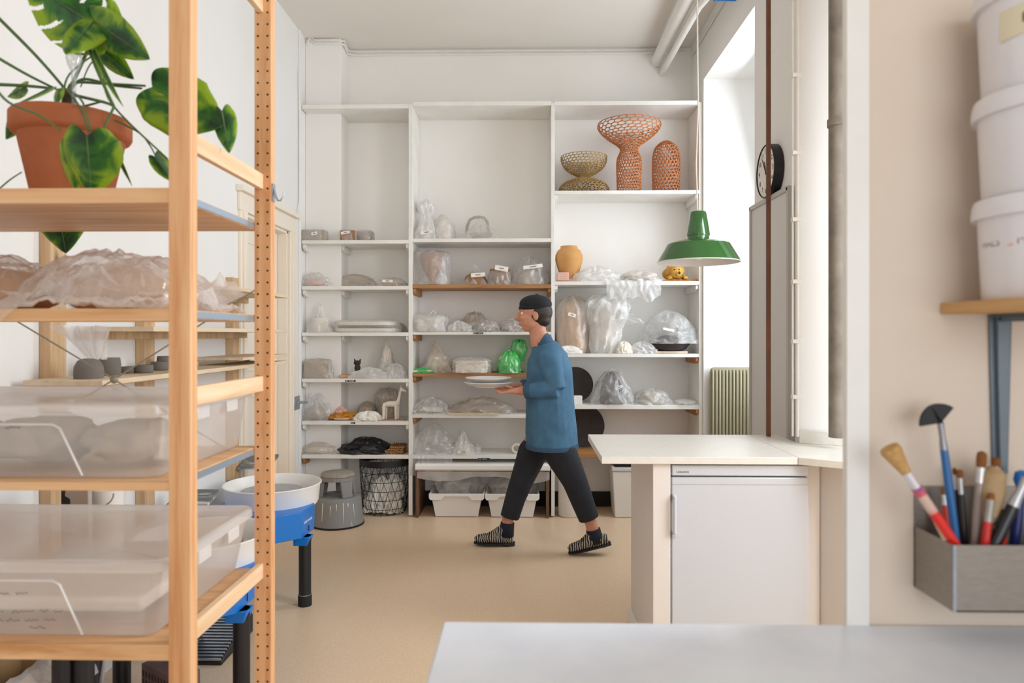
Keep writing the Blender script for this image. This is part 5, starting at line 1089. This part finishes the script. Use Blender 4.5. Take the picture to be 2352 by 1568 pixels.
for a in (-42, -152, 35, 100, 165):
    ca, sa = cos(R(a)), sin(R(a)); w_ = .04 if a in (-42, 165) else .022; tt = V((-sa, ca, 0)); o_ = V(c_)
    q0 = o_ + V((ca * .133, sa * .133, .2105)); q1 = o_ + V((ca * .116, sa * .116, .335))
    MB().extrude([q0 - tt * w_, q0 + tt * w_, q1 + tt * w_ * 1.25, q1 - tt * w_ * 1.25], V((-ca * .02, -sa * .02, 0))).build('leg', M['stool'], t, bevel=.003)
# wire basket
t = thing('wire_basket', 'black wire basket of crumpled waste paper under the left bay', 'basket', (-1.115, 5.455, 0)); c_ = V((-1.108, 5.455, 0)); rb, rt, hb = .165, .195, .42
def bp(a, h): r = rb + (rt - rb) * min(1, h / .36) ** .8 if h > .03 else rb * (.92 + h); return c_ + V((cos(a) * r, sin(a) * r, h))
for h in (.006, .05, .12, .19, .26, .33): MB().tube([bp(2 * pi * k / 48, h) for k in range(48)], .0022, 6, closed=True).build('wire_hoop', M['black'], t)
mb = MB()
for k in range(20):
    for sgn in (-1, 1): mb.tube([bp(2 * pi * k / 20 + sgn * .75 * h / .4, h) for h in [i * .42 / 12 for i in range(13)]], .0019, 5)
mb.build('wire_mesh', M['black'], t)
m_ = MB().lathe([(rt - .002, .375), (rt + .001, .375), (rt + .003, .425), (rt, .425), (rt - .002, .375)], c_, 56).build('rim_band', M['black'], t)
rng = random.Random(9)
for i, (x, y, h, r) in enumerate(((-.06, -.05, .10, .085), (.06, -.04, .09, .08), (0, .06, .12, .09), (-.02, -.04, .19, .08), (.07, .02, .2, .07))):
    tag(bagmesh(c_.x + x, c_.y + y, h - .08, r, r * .9, .15, 'dome', 20 + i, .5, freq=2.2).build('waste_paper', M['paper'] if i != 1 else M['clay_w'], None, angle=30), ['waste paper at the left in the wire basket', 'torn pale sheet at the right in the wire basket', 'waste paper at the back of the wire basket', 'waste paper on top of the left of the basket heap', 'topmost waste paper on the right of the basket heap'][i], 'paper', 'waste paper in the wire basket')
# bins on the right
t = thing('cylinder_bin', 'white cylindrical container on the floor right of the second divider', 'bin', (PX(1306, 5.36), 5.36, 0)); k_ = 5.36 / FPX
MB().lathe([(0, .002), (22 * k_, .002), (24 * k_, .01), (24 * k_, .30), (23 * k_, .31), (22 * k_, .30), (22 * k_, .02), (0, .02)], (PX(1306, 5.36), 5.36, 0), 40).build('bin_body', M['bucketwarm'], t, angle=50)
t = thing('waste_bin', 'pale rectangular bin with a slotted lid beside the white side panel', 'bin', (PX(1432, 5.36), 5.4, 0)); x0, x1 = PX(1406, 5.3), PX(1480, 5.3)
MB().add([V((x0 + .022, 5.30, .002)), V((x1 - .02, 5.30, .002)), V((x1 - .02, 5.52, .002)), V((x0 + .022, 5.52, .002)), V((x0, 5.28, .355)), V((x1, 5.28, .355)), V((x1, 5.54, .355)), V((x0, 5.54, .355))],
         [(3, 2, 1, 0), (4, 5, 6, 7), (0, 1, 5, 4), (1, 2, 6, 5), (2, 3, 7, 6), (3, 0, 4, 7)]).build('bin_body', M['bucketwarm'], t, bevel=.006)
B(x0 - .006, 5.272, .356, x1 + .006, 5.55, .385).build('lid', M['greyplas'], t, bevel=.006)
MB().box(x0 + .02, 5.29, .3855, x1 - .02, 5.53, .388).build('slots', M['dark'], t)

# ------------------------------------------------------------------ film-wrapped wooden pieces on the rack's second shelf
zz = SZ[1]
lump('wooden_bowl', 'long tan bowl under film on the second rack shelf, left of the post', 'bowl', (-.98, 1.68, zz + .052), (.15, .12, .062), M['clay_t'], 'bowls under film on the rack', 3, .06)
lump('wooden_bowl', 'brown bowl form under film at the far left of the rack', 'bowl', (-1.32, 1.70, zz + .052), (.16, .13, .062), M['clay_t'], 'bowls under film on the rack', 9, .08)
def sheet(name, label, x0, x1, y0, y1, hf, front=None, m='filmc', seed=0, nu=150, nv=90):
    def f(u, v):
        x = x0 + (x1 - x0) * u; y = y0 + (y1 - y0) * v
        q = V((x * 6, y * 6, seed)); wr = (1 - abs(NZ.noise(q * 1.7)) * 3) * .014 + (1 - abs(NZ.noise(V((q.x * 3.2 + q.y * 2, q.y * 3.2, seed)))) * 3) * .008 + (1 - abs(NZ.noise(q * 7.3)) * 3) * .0035
        z = zz + .003 + max(0, hf(x, y) + wr)
        if front:
            ln = front(x)
            if v < .25 and ln > 0: k_ = (.25 - v) / .25; y = RY0 - .010 - .012 * abs(NZ.noise(q * 2)) ; z = zz + .004 - ln * k_
        return V((x + .01 * NZ.noise(q * 2.2), y, z))
    return tag(MB().grid(f, nu, nv).build(name, M[m], None, angle=60), label, 'plastic film', 'film sheets on the second rack shelf')
def hf1(x, y):
    a = max(0, 1 - ((x + .99) / .215) ** 2 - ((y - 1.68) / .2) ** 2); b_ = max(0, 1 - ((x + 1.34) / .22) ** 2 - ((y - 1.68) / .22) ** 2)
    return max(.128 * a ** .5, .125 * b_ ** .5)
def fr1(x): return .065 * max(0, 1 - ((x + 1.16) / .11) ** 2) if abs(x + 1.16) < .11 else 0
sheet('film_sheet', 'wide clear film draped over the tan bowls on the second rack shelf', -1.56, -.765, 1.40, 1.90, hf1, fr1)
def hf2(x, y): return .10 * max(0, 1 - ((x + .93) / .20) ** 2 - ((y - 1.62) / .17) ** 2) ** .5 + .02 * max(0, 1 - abs(y - 1.47) / .06)
sheet('film_sheet', 'second clear film rumpled at the front of the second rack shelf', -1.12, -.77, 1.442, 1.80, hf2, None, 'filmc', 5)
def fl(u, v):
    q = P(452, 640, 1.72).lerp(P(552, 668, 1.84), u); w_ = .05 + .055 * sin(u * pi * .8); base = zz + .004
    return V((min(q.x, -.70 - 0), q.y, base + (w_ + .05) * v * (1.0 - .5 * abs(u - .5)) + .008 * NZ.noise(V((u * 5, v * 6, 2))))) + V((-.03 * sin(v * 3), .02 * sin(v * 7 + u * 5), 0))
def fl(u, v):
    x = -.86 + .10 * v + .012 * NZ.noise(V((u * 4, v * 4, 1))); y = 1.52 + .36 * u; return V((x, y, zz + .004 + (.02 + .10 * sin(u * 2.6) * (.6 + .4 * NZ.noise(V((u * 6, 1, 1))))) * v))
tag(MB().grid(fl, 30, 16).build('film_sheet', M['milky'], None, angle=60), 'milky film end sticking up right of the front rack post', 'plastic film')
def fh(u, v):
    a = P(100, 748, 1.93).lerp(P(250, 748, 1.93), u); b_ = P(195, 822, 1.95).lerp(P(232, 826, 1.95), u); q = a.lerp(b_, v ** (.6 + .8 * u)); return q + V((0, .02 + .012 * sin(u * 22 + v * 4), .004 * NZ.noise(V((u * 6, v * 6, 4)))))
tag(MB().grid(fh, 40, 20).build('film_sheet', M['milky'], None, angle=60), 'torn milky film hanging below the second rack shelf above the grey pots', 'plastic film')
# ------------------------------------------------------------------ walking person
YP = 4.5
def W(px, y, dy=0.0): k_ = YP / FPX; return V((PX(px, YP), YP + dy, EYE + (768 - y) * k_))
skin = paint('skin', '#c98f74', '#bf8468', 30, .5, sub=.08)
denim = paint('denim_jacket', '#44708f', '#3a617f', 14, .8, bump=.3, bscale=300); denim_d = paint('denim_dark', '#33526f', rough=.8)
trous = paint('dark_trousers', '#15171d', '#1c2029', 14, .8, bump=.15, bscale=120)
hat = paint('dark_cap', '#15181f', rough=.85); hair = paint('dark_hair', '#231a15', '#35261c', 60, .6)
pp = thing('person', 'person in blue denim jacket and dark cap striding left, carrying white plates', 'person', (W(1245, 1262).x, YP, 0))
def ell(pts, n=24): return MB().tube([p for p, a, b in pts], [(a, b) for p, a, b in pts], n, ref=(0, 1, 0))
FR = -1      # near side is -y
body = MB()
# torso, neck
for m_ in (ell([(W(1262, 1000), .155, .10), (W(1258, 950), .15, .10), (W(1256, 900), .145, .10), (W(1256, 850), .16, .095), (W(1257, 818), .15, .08), (W(1254, 800), .08, .055)]),
           ell([(W(1250, 805), .055, .055), (W(1243, 785), .052, .052), (W(1238, 765), .052, .055)]),
           # near leg = rear leg, toe on the ground at right
           ell([(W(1268, 990, -.08), .085, .095), (W(1290, 1040, -.09), .08, .085), (W(1318, 1098, -.09), .058, .06), (W(1334, 1140, -.09), .054, .057), (W(1354, 1190, -.09), .036, .038), (W(1362, 1222, -.09), .036, .04)]),
           # far leg swings forward
           ell([(W(1252, 990, .08), .085, .095), (W(1222, 1045, .09), .08, .085), (W(1200, 1105, .09), .058, .06), (W(1186, 1150, .09), .054, .057), (W(1166, 1200, .09), .036, .038), (W(1160, 1232, .09), .036, .04)])):
    body.add(m_.v, m_.f)
for s_, dx in ((-1, 0), (1, -8)):
    sh, el, wr = W(1258 + dx, 815, s_ * .16), W(1274 + dx, 886, s_ * .21), W(1196 + dx, 893, s_ * .15)
    m_ = ell([(sh, .05, .055), (sh.lerp(el, .5), .043, .046), (el, .036, .04)]); body.add(m_.v, m_.f)
    m_ = ell([(el, .036, .038), (el.lerp(wr, .4), .036, .036), (wr, .024, .028)]); body.add(m_.v, m_.f)
    # hand: palm under the plate, fingers curled round its rim, thumb on top
    pc = W(1178 + dx, 894, s_ * .135); body.ball(pc, (.043, .036, .016), 20, 12); m_ = ell([(wr, .024, .026), (pc, .034, .018)]); body.add(m_.v, m_.f)
    for i, L in enumerate((.062, .07, .066, .052)):
        f0 = pc + V((-.034 + .002 * abs(i - 1.5), (i - 1.5) * .0185, -.003)); f1 = f0 + V((-L * .55, 0, -.006)); f2 = f1 + V((-L * .35, 0, .006)); f3 = f2 + V((-L * .15, 0, .010))
        body.tube([f0 + V((.015, 0, 0)), f0, f1, f2, f3], [.0095, .0095, .0088, .008, .006], 10)
    t0 = pc + V((.012, -s_ * .03, .0)); body.tube([t0, t0 + V((-.018, -s_ * .016, .016)), t0 + V((-.045, -s_ * .014, .028)), t0 + V((-.062, -s_ * .006, .026))], [.013, .011, .009, .007], 10)
# head facing left
HC = W(1226, 724)
def hp_(x, y, z): return HC + V((x, y, z))
body.ball(hp_(.012, 0, .03), (.098, .076, .085), 32, 22); body.ball(hp_(-.022, 0, -.02), (.072, .064, .082), 28, 20)
body.ball(hp_(-.044, 0, -.078), (.036, .036, .028), 20, 14); body.ball(hp_(.0, 0, -.06), (.062, .056, .045), 24, 16)
body.tube([hp_(-.088, 0, .022), hp_(-.104, 0, -.004), hp_(-.115, 0, -.022), hp_(-.092, 0, -.030)], [.009, .011, .0125, .010], 12)
body.ball(hp_(-.084, 0, -.052), (.015, .024, .007), 14, 10); body.ball(hp_(-.082, 0, -.062), (.015, .021, .0075), 14, 10)
for s_ in (-1, 1):
    body.ball(hp_(-.083, s_ * .03, .034), (.012, .02, .006), 12, 8)       # brow
    body.ball(hp_(-.070, s_ * .042, -.018), (.022, .018, .018), 12, 8)     # cheek
    body.ball(hp_(.012, s_ * .076, -.005), (.019, .007, .031), 16, 12)      # ear
m_ = ell([(W(1240, 795), .055, .055), (hp_(.02, 0, -.07), .05, .055)]); body.add(m_.v, m_.f)
bo = body.build('body', skin, pp, angle=180); remesh(bo, .0045, 4)
for s_ in (-1, 1):
    e = MB().ball(hp_(-.0745, s_ * .031, .012), .0115, 20, 14).build('eye', M['clay_w'], pp)
    MB().ball(hp_(-.084, s_ * .031, .012), (.0028, .006, .006), 14, 10).build('iris', M['clay_d'], e)
    MB().tube([hp_(-.093, s_ * .015, .036), hp_(-.093, s_ * .03, .041), hp_(-.084, s_ * .046, .036)], .003, 8).build('eyebrow', hair, pp)
MB().tube([hp_(-.0975, -.018, -.057), hp_(-.0998, 0, -.057), hp_(-.0975, .018, -.057)], .0018, 6).build('lip_line', paint('lips', '#9c5348'), pp)
h_ = MB(); h_.ball(hp_(.03, 0, .02), (.092, .081, .085), 28, 18); h_.ball(hp_(.055, 0, -.028), (.055, .066, .05), 24, 16)
remesh(h_.build('hair', hair, pp, angle=180), .006, 1)
h_ = MB(); h_.ball(hp_(.012, 0, .072), (.106, .088, .062), 32, 20); h_.ball(hp_(.006, 0, .048), (.106, .085, .026), 32, 16); h_.ball(hp_(.02, 0, .128), (.014, .014, .012), 12, 8)
remesh(h_.build('cap', hat, pp, angle=180), .005, 3)
# clothes
jk = ell([(W(1268, 1022), .20, .168), (W(1266, 990), .198, .168), (W(1264, 950), .192, .158), (W(1262, 900), .188, .152), (W(1261, 850), .198, .15), (W(1258, 820), .182, .13), (W(1253, 802), .125, .1), (W(1249, 790), .08, .078)])
for s_, dx in ((-1, 0), (1, -8)):
    sh, el, wr = W(1258 + dx, 815, s_ * .16), W(1274 + dx, 886, s_ * .21), W(1208 + dx, 893, s_ * .16)
    m_ = ell([(sh - V((0, s_ * .03, -.0)), .078, .08), (sh.lerp(el, .35), .066, .07), (sh.lerp(el, .75), .06, .062), (el + V((.006, 0, -.01)), .056, .06)]); jk.add(m_.v, m_.f)
    m_ = ell([(el + V((.01, 0, 0)), .055, .058), (el.lerp(wr, .45), .053, .054), (el.lerp(wr, .8), .048, .048), (wr, .046, .044)]); jk.add(m_.v, m_.f)
for i, p in enumerate(jk.v):
    n_ = NZ.noise(V((p.x * 9, p.y * 9, p.z * 14))) * .008 + NZ.noise(V((p.x * 22, p.y * 22, p.z * 30))) * .004; c0 = V((W(1260, 900).x, YP, p.z)); d = (p - c0); jk.v[i] = p + d.normalized() * n_
jo = jk.build('jacket', denim, pp, angle=180); remesh(jo, .006, 3)
ell([(W(1268, 1018), .203, .171), (W(1268, 1023), .204, .172), (W(1268, 1028), .2, .168)]).build('hem_band', denim_d, jo, angle=60)
for s_, dx in ((-1, 0), (1, -8)):
    wr, el = W(1208 + dx, 893, s_ * .16), W(1274 + dx, 886, s_ * .21)
    ell([(wr.lerp(el, .16), .051, .05), (wr, .053, .052), (wr.lerp(el, -.03), .046, .045)]).build('cuff', denim_d, jo, angle=60)
mb = MB()
ell([(W(1250, 792), .07, .066), (W(1246, 782), .066, .064), (W(1243, 780), .060, .06)]).build('collar', denim_d, jo, angle=60)
tr = MB()
for m_ in (ell([(W(1264, 975), .15, .10), (W(1264, 995), .155, .11), (W(1262, 1018), .14, .11)]),
           ell([(W(1268, 1000, -.085), .09, .095), (W(1290, 1040, -.09), .094, .1), (W(1318, 1098, -.09), .078, .08), (W(1334, 1140, -.09), .072, .073), (W(1350, 1182, -.09), .064, .064)]),
           ell([(W(1256, 1000, .085), .09, .095), (W(1222, 1045, .09), .094, .1), (W(1200, 1105, .09), .076, .078), (W(1184, 1150, .09), .068, .07), (W(1170, 1196, .09), .06, .062)])): tr.add(m_.v, m_.f)
for i, p in enumerate(tr.v): tr.v[i] = p + V((NZ.noise(V((p.x * 10, p.y * 12, p.z * 16))) * .008, 0, 0))
remesh(tr.build('trousers', trous, pp, angle=180), .006, 3)
zeb, nt_, b_ = nodes('zebra_print'); v_ = tcoord(nt_, (1, 1, 1)); wv = nt_.nodes.new('ShaderNodeTexWave'); wv.inputs['Scale'].default_value = 22; wv.inputs['Distortion'].default_value = 5; wv.inputs['Detail'].default_value = 2; wv.inputs['Detail Scale'].default_value = 1.2
nt_.links.new(v_, wv.inputs[0]); nt_.links.new(ramp(nt_, wv.outputs[1], [(.66, hexc('#131217')), (.72, hexc('#b8ae9e'))]), b_.inputs['Base Color']); b_.inputs['Roughness'].default_value = .5
def shoe(toe, heel, s_):
    """toe, heel: sole points"""
    d = (heel - toe); L = d.length; a = d.normalized(); up = V((0, 1, 0)).cross(a); up = up if up.z > 0 else -up
    def q(t, h, y=0): return toe + d * t + up * h + V((0, y, 0))
    u = MB()
    for m_ in (MB().tube([q(.0, .028), q(.08, .034), q(.3, .040), (q(.55, .046)), q(.8, .045), q(.97, .04)], [(.022, .014), (.038, .026), (.047, .03), (.042, .036), (.036, .04), (.028, .032)], 20, ref=(0, 1, 0)),
               MB().tube([q(.42, .062), q(.62, .085), q(.78, .10)], [(.034, .022), (.036, .034), (.037, .044)], 18, ref=(0, 1, 0))): u.add(m_.v, m_.f)
    so = remesh(u.build('shoe', zeb, pp, angle=180), .004, 2); so['label'] = 'dark shoe with zebra stripes'
    MB().tube([q(-.02, .008), q(.1, .007), q(.35, .007), q(.6, .009), q(.85, .010), q(1.02, .011)], [(.018, .007), (.042, .009), (.05, .009), (.043, .011), (.042, .013), (.026, .012)], 20, ref=(0, 1, 0)).build('sole', M['blackrub'], so)
    for k_ in range(4): t_ = .36 + k_ * .09; MB().tube([q(t_, .066 + k_ * .012, -.026), q(t_ + .01, .080 + k_ * .012, 0), q(t_, .066 + k_ * .012, .026)], .0035, 6).build('lace', M['black'], so)
shoe(W(1306, 1261, -.09), W(1398, 1240, -.09), -1)
shoe(W(1088, 1258, .09), W(1180, 1261, .09), 1)
sk = paint('navy_sock', '#161a26', rough=.9)
ell([(W(1359, 1205, -.09), .043, .045), (W(1363, 1222, -.09), .044, .048), (W(1366, 1235, -.09), .044, .05)]).build('sock', sk, pp, angle=180)
ell([(W(1165, 1208, .09), .043, .045), (W(1163, 1228, .09), .044, .048), (W(1162, 1240, .09), .044, .05)]).build('sock', sk, pp, angle=180)
# plates being carried
cx = (W(1068, 0).x + W(1176, 0).x) / 2
for i, (y, r, lab) in enumerate(((887, .158, 'lower white plate held out in front by the walking person'), (877, .150, 'upper white dish stacked on the plate the person carries'))):
    z = W(0, y).z; t = thing('plate', lab, 'plate', (cx, YP, z), 'white plates carried by the person')
    MB().lathe([(0, 0), (r * .55, 0), (r * .8, .008), (r, .026), (r * .99, .03), (r * .78, .013), (r * .5, .006), (0, .006)], (cx, YP, z), 64).build('plate_body', M['lampin'], t, angle=60)
    MB().lathe([(r * .5, -.004), (r * .54, -.004), (r * .54, .001), (r * .5, .001)], (cx, YP, z), 48).build('foot_ring', M['lampin'], t)
